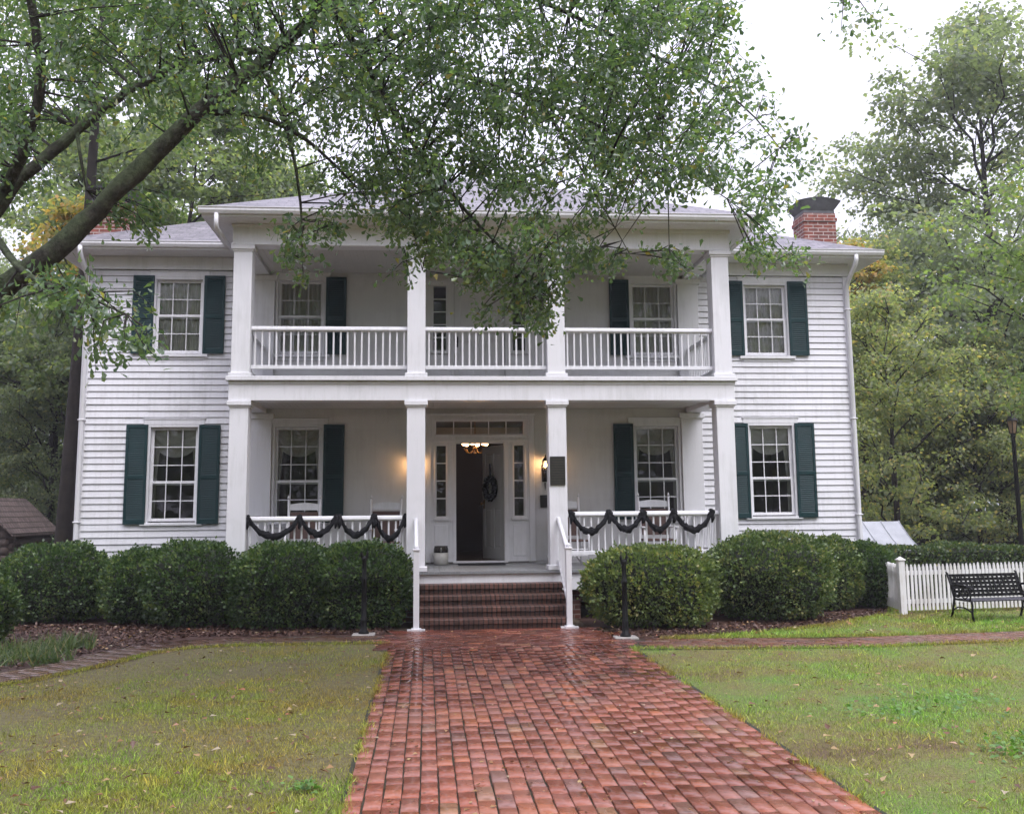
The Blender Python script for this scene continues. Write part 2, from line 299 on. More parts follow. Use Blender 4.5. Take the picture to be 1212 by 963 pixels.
# ------------------------------------------------------------------ mesh helpers
class MB:
    def __init__(s): s.v = []; s.f = []; s.mi = []; s.cur = 0
    def add(s, vs, fs):
        b = len(s.v); s.v.extend([tuple(map(float, x)) for x in vs])
        for f in fs: s.f.append([i+b for i in f]); s.mi.append(s.cur)
    def box(s, x0, x1, y0, y1, z0, z1):
        s.add([(x0, y0, z0), (x1, y0, z0), (x1, y1, z0), (x0, y1, z0), (x0, y0, z1), (x1, y0, z1), (x1, y1, z1), (x0, y1, z1)],
              [(0, 3, 2, 1), (4, 5, 6, 7), (0, 1, 5, 4), (1, 2, 6, 5), (2, 3, 7, 6), (3, 0, 4, 7)])
    def bbox(s, x0, x1, y0, y1, z0, z1, b=.006):
        """box with chamfered edges"""
        b = min(b, (x1-x0)/2.5, (y1-y0)/2.5, (z1-z0)/2.5)
        vs = []; idx = {}
        X = (x0, x1); Y = (y0, y1); Z = (z0, z1); sg = (1, -1)
        for i in (0, 1):
            for j in (0, 1):
                for k in (0, 1):
                    for ax in range(3):
                        p = [X[i]+b*sg[i]*(ax != 0), Y[j]+b*sg[j]*(ax != 1), Z[k]+b*sg[k]*(ax != 2)]
                        idx[(i, j, k, ax)] = len(vs); vs.append(p)
        fs = []
        q = lambda *a: fs.append([idx[x] for x in a])
        q((0,0,0,0),(0,0,1,0),(0,1,1,0),(0,1,0,0)); q((1,0,0,0),(1,1,0,0),(1,1,1,0),(1,0,1,0))
        q((0,0,0,1),(1,0,0,1),(1,0,1,1),(0,0,1,1)); q((0,1,0,1),(0,1,1,1),(1,1,1,1),(1,1,0,1))
        q((0,0,0,2),(0,1,0,2),(1,1,0,2),(1,0,0,2)); q((0,0,1,2),(1,0,1,2),(1,1,1,2),(0,1,1,2))
        for j in (0, 1):
            for k in (0, 1):
                a = [(0,j,k,1),(1,j,k,1),(1,j,k,2),(0,j,k,2)]; q(*(a if (j+k) % 2 == 1 else a[::-1]))
        for i in (0, 1):
            for k in (0, 1):
                a = [(i,0,k,0),(i,1,k,0),(i,1,k,2),(i,0,k,2)]; q(*(a if (i+k) % 2 == 0 else a[::-1]))
        for i in (0, 1):
            for j in (0, 1):
                a = [(i,j,0,0),(i,j,1,0),(i,j,1,1),(i,j,0,1)]; q(*(a if (i+j) % 2 == 1 else a[::-1]))
        for i in (0, 1):
            for j in (0, 1):
                for k in (0, 1):
                    a = [(i,j,k,0),(i,j,k,1),(i,j,k,2)]; q(*(a if (i+j+k) % 2 == 0 else a[::-1]))
        s.add(vs, fs)
    def tube(s, pts, rad, n=8, cap=True):
        pts = [np.array(p, float) for p in pts]
        if isinstance(rad, (int, float)): rad = [rad]*len(pts)
        t0 = pts[1]-pts[0]; a = np.array([0, 0, 1.0]) if abs(t0[2]) < .8*np.linalg.norm(t0) else np.array([1.0, 0, 0])
        vs = []
        for i, p in enumerate(pts):
            t = pts[min(i+1, len(pts)-1)]-pts[max(i-1, 0)]; t = t/(np.linalg.norm(t)+1e-12)
            u = np.cross(a, t); u /= np.linalg.norm(u)+1e-12; w = np.cross(t, u); a = np.cross(t, u) if False else a
            for k in range(n):
                th = 2*PI*k/n; vs.append(p+rad[i]*(math.cos(th)*u+math.sin(th)*w))
        fs = []
        for i in range(len(pts)-1):
            for k in range(n):
                fs.append((i*n+k, i*n+(k+1) % n, (i+1)*n+(k+1) % n, (i+1)*n+k))
        if cap: fs.append(list(range(n))[::-1]); fs.append([(len(pts)-1)*n+k for k in range(n)])
        s.add(vs, fs)
    def lathe(s, prof, c=(0, 0, 0), n=20):
        vs = []; fs = []
        for r, z in prof:
            for k in range(n):
                th = 2*PI*k/n; vs.append((c[0]+r*math.cos(th), c[1]+r*math.sin(th), c[2]+z))
        for i in range(len(prof)-1):
            for k in range(n): fs.append((i*n+k, i*n+(k+1) % n, (i+1)*n+(k+1) % n, (i+1)*n+k))
        fs.append(list(range(n))[::-1]); fs.append([(len(prof)-1)*n+k for k in range(n)])
        s.add(vs, fs)
    def ball(s, c, r, n=12, m=8, sc=(1, 1, 1)):
        prof = [(r*math.sin(PI*i/m), -r*math.cos(PI*i/m)) for i in range(m+1)]
        b = len(s.v); s.lathe([(max(p[0], 1e-4), p[1]) for p in prof], (0, 0, 0), n)
        for i in range(b, len(s.v)):
            v = s.v[i]; s.v[i] = (c[0]+v[0]*sc[0], c[1]+v[1]*sc[1], c[2]+v[2]*sc[2])
    def build(s, name, mats, parent=None, smooth=False):
        me = bpy.data.meshes.new(name); me.from_pydata(s.v, [], s.f)
        ms = mats if isinstance(mats, (list, tuple)) else [mats]
        for m in ms: me.materials.append(m)
        if len(ms) > 1: me.polygons.foreach_set('material_index', s.mi)
        if smooth: me.polygons.foreach_set('use_smooth', [True]*len(s.f))
        me.update()
        return link(name, me, parent)
def link(name, data, parent=None):
    o = bpy.data.objects.new(name, data); COL.objects.link(o)
    if parent is not None: o.parent = parent
    return o
def np_mesh(name, V, faces_n, idx, mats, parent=None, mi=None, smooth=False):
    """V (n,3); idx flat loop index; faces_n verts per face (constant)"""
    me = bpy.data.meshes.new(name); nf = len(idx)//faces_n
    me.vertices.add(len(V)); me.vertices.foreach_set('co', np.ascontiguousarray(V, dtype=np.float32).ravel())
    me.loops.add(len(idx)); me.loops.foreach_set('vertex_index', np.ascontiguousarray(idx, dtype=np.int32))
    me.polygons.add(nf); me.polygons.foreach_set('loop_start', np.arange(nf, dtype=np.int32)*faces_n)
    for m in (mats if isinstance(mats, (list, tuple)) else [mats]): me.materials.append(m)
    if mi is not None: me.polygons.foreach_set('material_index', np.ascontiguousarray(mi, dtype=np.int32))
    if smooth: me.polygons.foreach_set('use_smooth', np.ones(nf, dtype=bool))
    me.update(calc_edges=True); me.validate()
    return link(name, me, parent)
def unit(a): return a/(np.linalg.norm(a, axis=-1, keepdims=True)+1e-9)
OAK = np.array([(0, 0, 0), (.38, .13, .03), (.78, .27, .05), (1, 0, -.02), (.78, -.27, .05), (.38, -.13, .03)])
OAK_F = np.array([[0, 3, 2, 1], [0, 5, 4, 3]])
KITE = np.array([(0, 0, 0), (.5, .36, .08), (1, 0, 0), (.5, -.36, .08)]); KITE_F = np.array([[0, 3, 2, 1]])
BLADE = np.array([(0, .5, 0), (0, -.5, 0), (.6, -.3, .1), (.6, .3, .1), (1, -.05, .3), (1, .05, .3)]); BLADE_F = np.array([[0, 1, 2, 3], [3, 2, 4, 5]])
def leaves_v(P, D, Nn, size, T):
    D = unit(D); S = unit(np.cross(D, Nn)); Nn = np.cross(S, D)
    V = P[:, None, :] + size[:, None, None]*(T[None, :, 0:1]*D[:, None, :]+T[None, :, 1:2]*S[:, None, :]+T[None, :, 2:3]*Nn[:, None, :])
    return V.reshape(-1, 3)
def leaf_obj(name, P, D, Nn, size, T, TF, mats, parent=None, mi=None):
    n = len(P); V = leaves_v(P, D, Nn, size, T)
    idx = (np.arange(n)[:, None, None]*len(T)+TF[None]).reshape(-1)
    return np_mesh(name, V, 4, idx, mats, parent, mi)
def rnd_dirs(n): return unit(rng.normal(size=(n, 3)))
def tag(o, label, cat, group=None):
    o['label'] = label; o['category'] = cat
    if group: o['group'] = group
    return o
def kind(o, k): o['kind'] = k; return o
def thing(name, label, cat, loc=(0, 0, 0), rz=0.0, group=None):
    o = bpy.data.objects.new(name, None); COL.objects.link(o); o.empty_display_size = .1
    o.location = loc; o.rotation_euler = (0, 0, rz)
    return tag(o, label, cat, group)
def copy_tree(o, parent=None):
    c = o.copy(); COL.objects.link(c); c.parent = parent
    for ch in list(o.children): copy_tree(ch, c)
    return c
def grid_wall(mb, x0, x1, z0, z1, y0, y1, holes):
    """slab in XZ with rectangular holes (hx0,hx1,hz0,hz1)"""
    xs = sorted({x0, x1, *[min(max(h[i], x0), x1) for h in holes for i in (0, 1)]})
    for a, b in zip(xs, xs[1:]):
        if b-a < 1e-5: continue
        c = (a+b)/2; hz = sorted([(h[2], h[3]) for h in holes if h[0] < c < h[1]])
        z = z0
        for p, q in hz:
            if p > z: mb.box(a, b, y0, y1, z, min(p, z1))
            z = max(z, q)
        if z < z1: mb.box(a, b, y0, y1, z, z1)
def lapboards(mb, x0, x1, z0, z1, y, pitch, lap, holes, top=.004, groove=0.0):
    """overlapping boards: bottom edge stands lap in front of y"""
    k = 0; z = z0
    while z < z1-1e-4:
        zt = min(z+pitch, z1); jit = random.uniform(-.0025, .0025)
        xs = sorted({x0, x1, *[min(max(h[i], x0), x1) for h in holes for i in (0, 1)], *([random.uniform(x0+.3, x1-.3)] if random.random() < .75 else [])})
        for a, b in zip(xs, xs[1:]):
            if b-a < 1e-4: continue
            jit = random.uniform(-.0025, .0025); b -= .0012; c = (a+b)/2; segs = [(z, zt)]
            for h in holes:
                if h[0] < c < h[1]:
                    ns = []
                    for p, q in segs:
                        if h[3] <= p or h[2] >= q: ns.append((p, q)); continue
                        if h[2] > p: ns.append((p, h[2]))
                        if h[3] < q: ns.append((h[3], q))
                    segs = ns
            for p, q in segs:
                f0 = (p-z)/pitch; f1 = (q-z)/pitch
                q = q-groove if (groove and q > zt-1e-6) else q
                f1 = (q-z)/pitch; ya = y-(lap+(top-lap)*f0)-jit; yb = y-(lap+(top-lap)*f1)-jit
                mb.add([(a, ya, p), (b, ya, p), (b, yb, q), (a, yb, q), (a, y+.002, p), (b, y+.002, p), (b, y+.002, q), (a, y+.002, q)],
                       [(0, 1, 2, 3), (4, 5, 1, 0), (1, 5, 6, 2), (4, 0, 3, 7)])
        z = zt; k += 1
# ------------------------------------------------------------------ ground
PW = 2.0844            # plane of the house front
def flat(name, poly, z, mat):
    me = bpy.data.meshes.new(name); me.from_pydata([(x, y, z) for x, y in poly], [], [list(range(len(poly)))])
    me.materials.append(mat); me.update(); return kind(link(name, me), 'structure')
flat('ground', [(-300, -300), (300, -300), (300, 300), (-300, 300)], -.006, M['soil'])
LEFT_CURVE = [(-1.6, -2.15), (-3.3, -2.05), (-4.2, -2.2), (-4.75, -2.9), (-5.0, -3.9), (-5.5, -4.9), (-6.6, -5.9), (-8.4, -6.8)]
flat('lawn', [(-1.5, -2.65), (-3.4, -2.55), (-4.0, -2.7), (-4.35, -3.2), (-4.6, -4.1), (-5.1, -5.2), (-6.4, -6.35), (-8.3, -7.3), (-14, -9), (-14, -26), (-1.5, -26)], .001, M['lawn_shade_wet'])
flat('lawn', [(1.62, -26), (30, -26), (30, -3.0), (10, -3.2), (7.2, -3.6), (4.4, -3.95), (2.3, -3.72), (1.62, -3.6)], .001, M['lawn'])
flat('lawn', [(5.4, -2.95), (10, -2.35), (30, -1.8), (30, 1.0), (7.0, .8), (6.4, -.4), (5.0, -1.6), (3.9, -2.25), (3.0, -2.6), (2.2, -2.75)][::1], .001, M['lawn'])
flat('planting_bed', [(-9.5, -3.0), (-8.4, -6.2), (-6.6, -5.4), (-5.5, -4.4), (-5.2, -3.4), (-4.9, -2.5), (-4.3, -1.75), (-3.3, -1.6), (-1.45, -1.7), (-1.45, 2.0), (-9.5, 3.5)], .001, M['mulch'])
flat('planting_bed', [(1.45, -2.7), (2.2, -2.72), (3.9, -2.2), (5.0, -1.55), (6.4, -.35), (7.0, .8), (7.3, 2.0), (1.45, 2.0)], .003, M['mulch'])

def lay(name, bricks, mat):
    """bricks: list of (cx,cy,angle,half length,half width) -> one paving of single bricks, each a bevelled slab with its own slight tilt"""
    A = np.array(bricks); n = len(A)
    c, s_ = np.cos(A[:, 2]), np.sin(A[:, 2]); hl, hw = A[:, 3], A[:, 4]
    zt = .022+rng.normal(0, .0008, n); tx = rng.normal(0, .003, n); ty = rng.normal(0, .006, n)
    b = .0035; V = []
    for (inset, top) in ((0, 0), (0, 1), (b, 2)):
        for sx, sy in ((-1, -1), (1, -1), (1, 1), (-1, 1)):
            lx = sx*(hl-inset); ly = sy*(hw-inset)
            z = np.full(n, -.01) if top == 0 else (zt-(.005 if top == 1 else 0)+lx*tx+ly*ty)
            V.append(np.stack([A[:, 0]+lx*c-ly*s_, A[:, 1]+lx*s_+ly*c, z], -1))
    V = np.stack(V, 1).reshape(-1, 3)
    F = []
    for lv in (0, 4):
        for k in range(4): F.append([lv+k, lv+(k+1) % 4, lv+4+(k+1) % 4, lv+4+k])
    F.append([8, 9, 10, 11]); F = np.array(F)
    idx = (np.arange(n)[:, None, None]*12+F[None]).reshape(-1)
    return kind(np_mesh(name, V, 4, idx, mat), 'structure')
bl, bwid, jt = .112, .0535, .007
bricks = []
ncol = int(round((1.6097+1.4718)/(2*bwid+jt))); step = 3.0815/ncol
for i in range(ncol):
    x = -1.4718+step*(i+.5); y = -22+random.uniform(0, .4)
    while y < -3.35:
        hl_ = random.choice((.135, .145, .15, .155, .15, .09)); y += hl_; bricks.append((x+random.gauss(0, .002), y, PI/2+random.gauss(0, .007), hl_-.0018, step/2-.0048)); y += hl_
y = -3.24
while y < -1.36:                                  # landing before the steps, laid crosswise
    x0, x1 = (-1.62, 1.78) if y < -2.0 else (-1.5, 1.5)
    x = x0+random.uniform(0, .2)
    while x < x1: bricks.append((x, y, random.gauss(0, .008), bl-.0035, bwid-.0015)); x += 2*bl
    y += 2*bwid+.003
def along(poly, width, rows_off=0):
    P_ = np.array(poly, float); seg = np.linalg.norm(np.diff(P_, axis=0), axis=1); cum = np.concatenate([[0], np.cumsum(seg)])
    out = []; nr = int(width/(2*bwid+.006))
    for r in range(nr):
        off = (r-(nr-1)/2)*(2*bwid+.006); s = random.uniform(0, .2)
        while s < cum[-1]:
            k = min(np.searchsorted(cum, s, side='right')-1, len(seg)-1); t = (P_[k+1]-P_[k])/seg[k]
            # smoothed tangent
            s2 = min(s+.3, cum[-1]-1e-6); k2 = min(np.searchsorted(cum, s2, side='right')-1, len(seg)-1); t2 = (P_[k2+1]-P_[k2])/seg[k2]
            tt = t+t2; tt /= np.linalg.norm(tt)
            c = P_[k]+t*(s-cum[k]); n_ = np.array([-tt[1], tt[0]])
            out.append((c[0]+n_[0]*off, c[1]+n_[1]*off, math.atan2(tt[1], tt[0])+random.gauss(0, .01), bl-.004, bwid)); s += 2*bl+.004
    return out
def smooth_path(p, k=3):
    p = [np.array(a, float) for a in p]
    for _ in range(k):
        q = [p[0]]
        for a, b in zip(p, p[1:]): q += [a*.75+b*.25, a*.25+b*.75]
        p = q+[p[-1]]
    return p
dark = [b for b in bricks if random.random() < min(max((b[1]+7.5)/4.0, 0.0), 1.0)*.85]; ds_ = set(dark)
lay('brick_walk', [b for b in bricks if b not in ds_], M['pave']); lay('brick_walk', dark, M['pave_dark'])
lay('side_path', along(smooth_path([(1.85, -3.25), (3.2, -3.3), (4.4, -3.55), (7.0, -3.22), (10, -2.8), (16, -2.3)]), .86), M['pave_old'])
lay('side_path', along(smooth_path(LEFT_CURVE), .66), M['pave_brown'])
flat('path_bedding', [(-1.50, -26), (1.64, -26), (1.66, -3.75), (4.4, -3.98), (7.1, -3.66), (10, -3.24), (16, -2.74), (16, -1.9), (10, -2.35), (6.9, -2.8), (4.4, -3.1), (1.9, -2.8), (1.75, -1.2), (-1.6, -1.2), (-1.62, -3.3), (-1.5, -3.35)], .006, M['joint'])
pts = smooth_path(LEFT_CURVE); lo = []; hi = []
for i, p in enumerate(pts):
    t = pts[min(i+1, len(pts)-1)]-pts[max(i-1, 0)]; t /= np.linalg.norm(t); n_ = np.array([-t[1], t[0]])
    lo.append(tuple(p+n_*.35)); hi.append(tuple(p-n_*.35))
flat('path_bedding', lo+hi[::-1], .005, M['joint'])

# ------------------------------------------------------------------ the house
HB = 8.6                                   # depth of the house behind its front
Y1 = PW+HB
H = thing('house', 'two storey white clapboard house with a columned double porch and dark green shutters', 'house', (0, 0, 0))
def hole(cx, gb, gt): return (cx-.455, cx+.455, gb-.06, gt+.07)
LG = (1.631, 3.244); UG = (4.651, 5.954)    # glass heights below and above
WX = (-5.492, -3.298, 3.298, 5.492)
holes = [hole(x, *LG) for x in WX]+[hole(x, *UG) for x in WX]
door_hole = (-.90, .90, .80, 3.46); updoor_hole = (-.92, .92, 3.93, 6.0)
holes += [door_hole, updoor_hole]
wl = MB(); grid_wall(wl, -7.13, 7.13, .55, 6.45, PW, PW+.14, holes)          # the wall core
wl.box(-7.13, -6.99, PW+.14, Y1, .55, 6.45); wl.box(6.99, 7.13, PW+.14, Y1, .55, 6.45); wl.box(-6.99, 6.99, Y1-.14, Y1, .55, 6.45)
wl.build('wall', M['flush'], H)
wing_holes = [(h[0]-.02, h[1]+.02, h[2]-.02, h[3]+.10) for h in holes[:8]]
for a_, b_ in ((-7.06, -4.16), (4.16, 7.06)):
    cb = MB(); lapboards(cb, a_, b_, .62, 6.16, PW-.002, .118, .034, wing_holes, .012, .011); cb.build('clapboard_siding', M['clap'], H)
# the end walls
sb = MB(); lapboards(sb, PW+.02, Y1, .62, 6.16, 0, .118, .024, [])
for v, sgn in ((-7.132, -1), (7.132, 1)):
    cb = MB()
    cb.add([(v-sgn*p[1], p[0], p[2]) for p in sb.v], [(f if sgn > 0 else f[::-1]) for f in sb.f])
    cb.build('clapboard_siding', M['clap'], H)
for z0_, z1_ in ((.83, 3.50), (3.93, 6.06)):
    for a_, b_ in ((-3.76, -1.0), (1.0, 3.76)):
        fb = MB(); lapboards(fb, a_, b_, z0_, z1_, PW-.002, .185, .009, holes, .007); fb.build('porch_wall_boards', M['flush'], H)
fd = MB(); fd.box(-7.10, 7.10, PW+.03, Y1-.05, -.05, .55)
for x in (-3.97, -2.6, -1.3, 1.3, 2.6, 3.97): fd.box(x-.2, x+.2, .0, .35, -.05, .56)
fd.build('foundation', M['found'], H)
for s in (-1, 1):
    tr = MB(); a, b = sorted((s*7.05, s*7.165)); tr.bbox(a, b, PW-.042, PW+.0, .58, 6.16, .004)            # corner boards
    a, b = sorted((s*7.135, s*7.168)); tr.bbox(a, b, PW-.001, PW+.11, .58, 6.16, .004)
    a, b = sorted((s*3.98, s*7.17)); tr.bbox(a, b, PW-.05, PW+.0, 6.16, 6.40, .004); tr.bbox(a, b, PW-.065, PW-.0, 6.16, 6.19, .004)   # frieze
    tr.bbox(a, b, PW-.055, PW+.0, .54, .62, .004)
    tr.build('corner_board', M['trim'], H)
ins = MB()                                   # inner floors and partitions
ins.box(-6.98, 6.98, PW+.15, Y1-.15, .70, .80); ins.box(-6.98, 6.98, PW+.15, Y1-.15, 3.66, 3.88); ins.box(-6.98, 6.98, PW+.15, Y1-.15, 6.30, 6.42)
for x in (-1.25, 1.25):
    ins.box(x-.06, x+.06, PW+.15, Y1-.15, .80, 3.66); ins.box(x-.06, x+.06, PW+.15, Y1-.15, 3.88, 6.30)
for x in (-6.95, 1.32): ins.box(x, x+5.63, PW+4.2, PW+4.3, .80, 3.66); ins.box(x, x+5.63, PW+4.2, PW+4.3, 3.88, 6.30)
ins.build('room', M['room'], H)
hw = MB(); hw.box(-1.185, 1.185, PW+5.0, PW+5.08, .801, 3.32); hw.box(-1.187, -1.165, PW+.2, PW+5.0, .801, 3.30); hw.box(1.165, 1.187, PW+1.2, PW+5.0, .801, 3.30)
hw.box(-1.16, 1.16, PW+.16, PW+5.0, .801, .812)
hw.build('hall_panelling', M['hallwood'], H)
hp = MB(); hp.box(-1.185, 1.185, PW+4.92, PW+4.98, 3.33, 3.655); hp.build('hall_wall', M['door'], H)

def make_window(gb, gt, rows, meet, kind_):
    """sash window, local origin on the wall face at the middle, heights absolute"""
    w = MB(); g = .393
    w.bbox(-.462, -g-.022, -.04, .09, gb-.05, gt+.06, .004); w.bbox(g+.022, .462, -.04, .09, gb-.05, gt+.06, .004)      # casing
    w.bbox(-.462, .462, -.041, .09, gt+.028, gt+.075, .004)
    w.bbox(-.53, .53, -.045, -.002, gt+.073, gt+.17, .004); w.bbox(-.55, .55, -.058, -.002, gt+.168, gt+.187, .004)
    w.bbox(-.54, .54, -.075, .10, gb-.105, gb-.052, .006); w.bbox(-.46, .46, -.036, -.002, gb-.155, gb-.107, .004)
    wo_ = w.build('window', M['trim'])
    s_ = MB(); st = .030
    rh = (gt-gb)/rows; zm = gb+rh*meet
    for dy, z0, z1, n in ((.022, gb, zm+.01, meet), (.045, zm-.01, gt, rows-meet)):
        s_.bbox(-g-.024, -g+st, dy, dy+.022, z0-.03, z1+.026, .003); s_.bbox(g-st, g+.024, dy, dy+.022, z0-.03, z1+.026, .003)
        s_.bbox(-g+st, g-st, dy+.001, dy+.021, z0-.03, z0+.022, .003); s_.bbox(-g+st, g-st, dy+.001, dy+.021, z1-.020, z1+.026, .003)
        for i in (1, 2):
            x = -g+2*g*i/3; s_.bbox(x-.009, x+.009, dy+.003, dy+.019, z0+.022, z1-.02, .003)
        for i in range(1, n):
            z = z0+(z1-z0)*i/n; s_.bbox(-g+st, g-st, dy+.004, dy+.018, z-.009, z+.009, .003)
    s_.build('sash', M['trim'], wo_)
    p = MB()
    for dy, z0, z1 in ((.033, gb, zm), (.056, zm, gt)): p.add([(-g, dy, z0), (g, dy, z0), (g, dy, z1), (-g, dy, z1)], [(0, 1, 2, 3)])
    p.build('pane', M['glass'], wo_)
    # curtain hanging inside
    c = MB()
    if kind_ == 'full':
        n = 60
        def cx(i): return -.44+.88*i/n
        vs = []
        for z in (gt+.03, (gt+gb)/2, gb-.03):
            for i in range(n+1): vs.append((cx(i), .115+.018*math.sin(i*1.1+z)+.006*math.sin(i*2.7), z))
        c.add(vs, [(r*(n+1)+i, r*(n+1)+i+1, (r+1)*(n+1)+i+1, (r+1)*(n+1)+i) for r in range(2) for i in range(n)])
        c.build('curtain', M['lace'], wo_, True)
    else:
        n = 36; m = 9; vs = []
        for j in range(m+1):
            t = j/m
            for i in range(n+1):
                x = -1+2*i/n; dep = .20+.34*math.sqrt(max(0, 1-(x/.93)**2)) if abs(x) < .93 else .20
                z = gt+.03-dep*t
                y_ = .12+.016*math.sin(t*16+abs(x)*3)+.015*(1-x*x)
                vs.append((x*.43, y_, z))
        c.add(vs, [(j*(n+1)+i, j*(n+1)+i+1, (j+1)*(n+1)+i+1, (j+1)*(n+1)+i) for j in range(m) for i in range(n)])
        for s in (-1, 1):
            vs = []; k = 10
            for j in range(13):
                t = j/12; wd = .20-.10*math.sin(min(t*1.3, 1)*PI/2)
                for i in range(k+1): vs.append((s*(.44-wd*i/k), .165+.012*math.sin(i*1.9), gt+.02-(gt-gb+.02)*t))
            c.add(vs, [(j*(k+1)+i, j*(k+1)+i+1, (j+1)*(k+1)+i+1, (j+1)*(k+1)+i) for j in range(12) for i in range(k)])
        c.build('curtain', M['valance'], wo_, True)
    return wo_
lowin = make_window(*LG, 5, 2, 'swag'); upwin = make_window(*UG, 4, 2, 'full')
first = True
for i, x in enumerate(WX):
    for pr in (lowin, upwin):
        o = pr if i == 0 else copy_tree(pr)
        o.parent = H; o.location = (x, PW, 0)
def make_shutter(z0, z1):
    m = MB(); w = .375; st = .05; zm = z0+(z1-z0)*.47
    m.bbox(0, st, -.035, 0, z0, z1, .003); m.bbox(w-st, w, -.035, 0, z0, z1, .003)
    for a, b in ((z0, z0+.09), (zm-.035, zm+.035), (z1-.06, z1)): m.bbox(st, w-st, -.034, -.001, a, b, .003)
    for a, b in ((z0+.09, zm-.035), (zm+.035, z1-.06)):
        n = int((b-a)/.038)
        for k in range(n):
            z = a+(b-a)*(k+.5)/n; m.add([(st, -.030, z-.020), (w-st, -.030, z-.020), (w-st, -.024, z-.022), (st, -.024, z-.022), (st, -.010, z+.020), (w-st, -.010, z+.020), (w-st, -.004, z+.018), (st, -.004, z+.018)],
                                        [(0, 1, 5, 4), (3, 7, 6, 2), (0, 3, 2, 1), (4, 5, 6, 7)])
    m.box(st, w-st, -.003, -.0005, z0+.05, z1-.05)
    return m.build('shutter', M['shutter'])
los = make_shutter(1.548, 3.31); ups = make_shutter(4.603, 6.049)
sx = [(-5.492, -1), (-5.492, 1), (-3.298, 1), (3.298, -1), (5.492, -1), (5.492, 1)]
for i, (cx, s) in enumerate(sx):
    for pr in (los, ups):
        o = pr if i == 0 else pr.copy()
        if i: COL.objects.link(o)
        o.parent = H; o.location = (cx+(.449 if s > 0 else -.449-.375), PW-.034-.012, random.uniform(-.004, .004)); o.rotation_euler = (0, random.uniform(-.003, .003), 0)

# front door surround with sidelights and transom
ds = MB(); dh = [(-.44, .44, .79, 2.96), (-.81, -.614, 1.64, 2.92), (.614, .81, 1.64, 2.92), (-.806, .806, 3.12, 3.375)]
grid_wall(ds, -.97, .97, .82, 3.50, PW-.035, PW+.10, dh)
for s in (-1, 1):
    a, b = sorted((s*.445, s*.50)); ds.bbox(a, b, PW-.055, PW-.034, .82, 2.99, .003)
    a, b = sorted((s*.57, s*.85)); ds.bbox(a, b, PW-.085, PW-.034, 1.565, 1.615, .004)
    for q in (.585, .815):
        a, b = sorted((s*q, s*(q+.028))); ds.bbox(a, b, PW-.052, PW-.034, 1.615, 2.95, .003)
    a, b = sorted((s*.90, s*1.0)); ds.bbox(a, b, PW-.060, PW-.034, .82, 3.50, .004)
    a, b = sorted((s*.60, s*.83)); ds.bbox(a, b, PW-.048, PW-.034, .92, 1.48, .006)
ds.bbox(-.90, .90, PW-.058, PW-.034, 2.99, 3.03, .003); ds.bbox(-.845, .845, PW-.056, PW-.034, 3.385, 3.42, .003); ds.bbox(-1.02, 1.02, PW-.07, PW-.002, 3.478, 3.515, .003)
ds.bbox(-.845, .845, PW-.056, PW-.034, 3.085, 3.115, .003)
ds.box(-.50, .50, PW-.08, PW+.12, .805, .835)
so = ds.build('door_surround', M['trim'], H)
for s in (-1, 1):
    g = MB(); z0, z1 = 1.64, 2.92; cx = s*.712
    for k in range(1, 4): z = z0+(z1-z0)*k/4; g.box(cx-.098, cx+.098, PW-.006, PW+.014, z-.010, z+.010)
    for q in (-.098, .084): g.box(cx+q, cx+q+.014, PW-.007, PW+.015, z0, z1)
    sl = g.build('sidelight', M['trim'], H)
    p = MB(); p.add([(cx-.098, PW+.004, z0), (cx+.098, PW+.004, z0), (cx+.098, PW+.004, z1), (cx-.098, PW+.004, z1)], [(0, 1, 2, 3)]); p.build('pane', M['glass'], sl)
g = MB()
for k in range(1, 5): x = -.806+1.612*k/5; g.box(x-.010, x+.010, PW-.006, PW+.014, 3.12, 3.375)
g.box(-.806, .806, PW-.0065, PW+.0145, 3.12, 3.132); g.box(-.806, .806, PW-.0065, PW+.0145, 3.363, 3.375)
tl = g.build('transom', M['trim'], H)
p = MB(); p.add([(-.806, PW+.004, 3.12), (.806, PW+.004, 3.12), (.806, PW+.004, 3.375), (-.806, PW+.004, 3.375)], [(0, 1, 2, 3)]); p.build('pane', M['glass'], tl)
def door_leaf(mb, w, h, panels):
    """leaf from x=-w..0, y 0..0.044, z 0..h; panels (x0,x1,z0,z1) sunk on both faces"""
    grid_wall(mb, -w, 0, 0, h, 0, .044, panels)
    for a, b, c, d in panels:
        mb.box(a, b, .013, .031, c, d); mb.bbox(a+.03, b-.03, .006, .038, c+.03, d-.03, .012)
dl = MB(); door_leaf(dl, .87, 2.10, [(-.76, -.475, 1.12, 1.96), (-.395, -.11, 1.12, 1.96), (-.76, -.475, .20, .94), (-.395, -.11, .20, .94)])
leaf = dl.build('door', M['door'], H); leaf.location = (.435, PW+.105, .842); LEAF_A = R_(-67); leaf.rotation_euler = (0, 0, LEAF_A)
leaf['label'] = 'white panelled front door standing open into the dark hall'
k = MB(); k.ball((-.81, -.05, 1.02), .03); k.tube([(-.81, -.03, 1.02), (-.81, .0, 1.02)], .012); k.box(-.84, -.78, -.004, 0, .93, 1.10); k.build('handle', M['brass'], leaf, True)
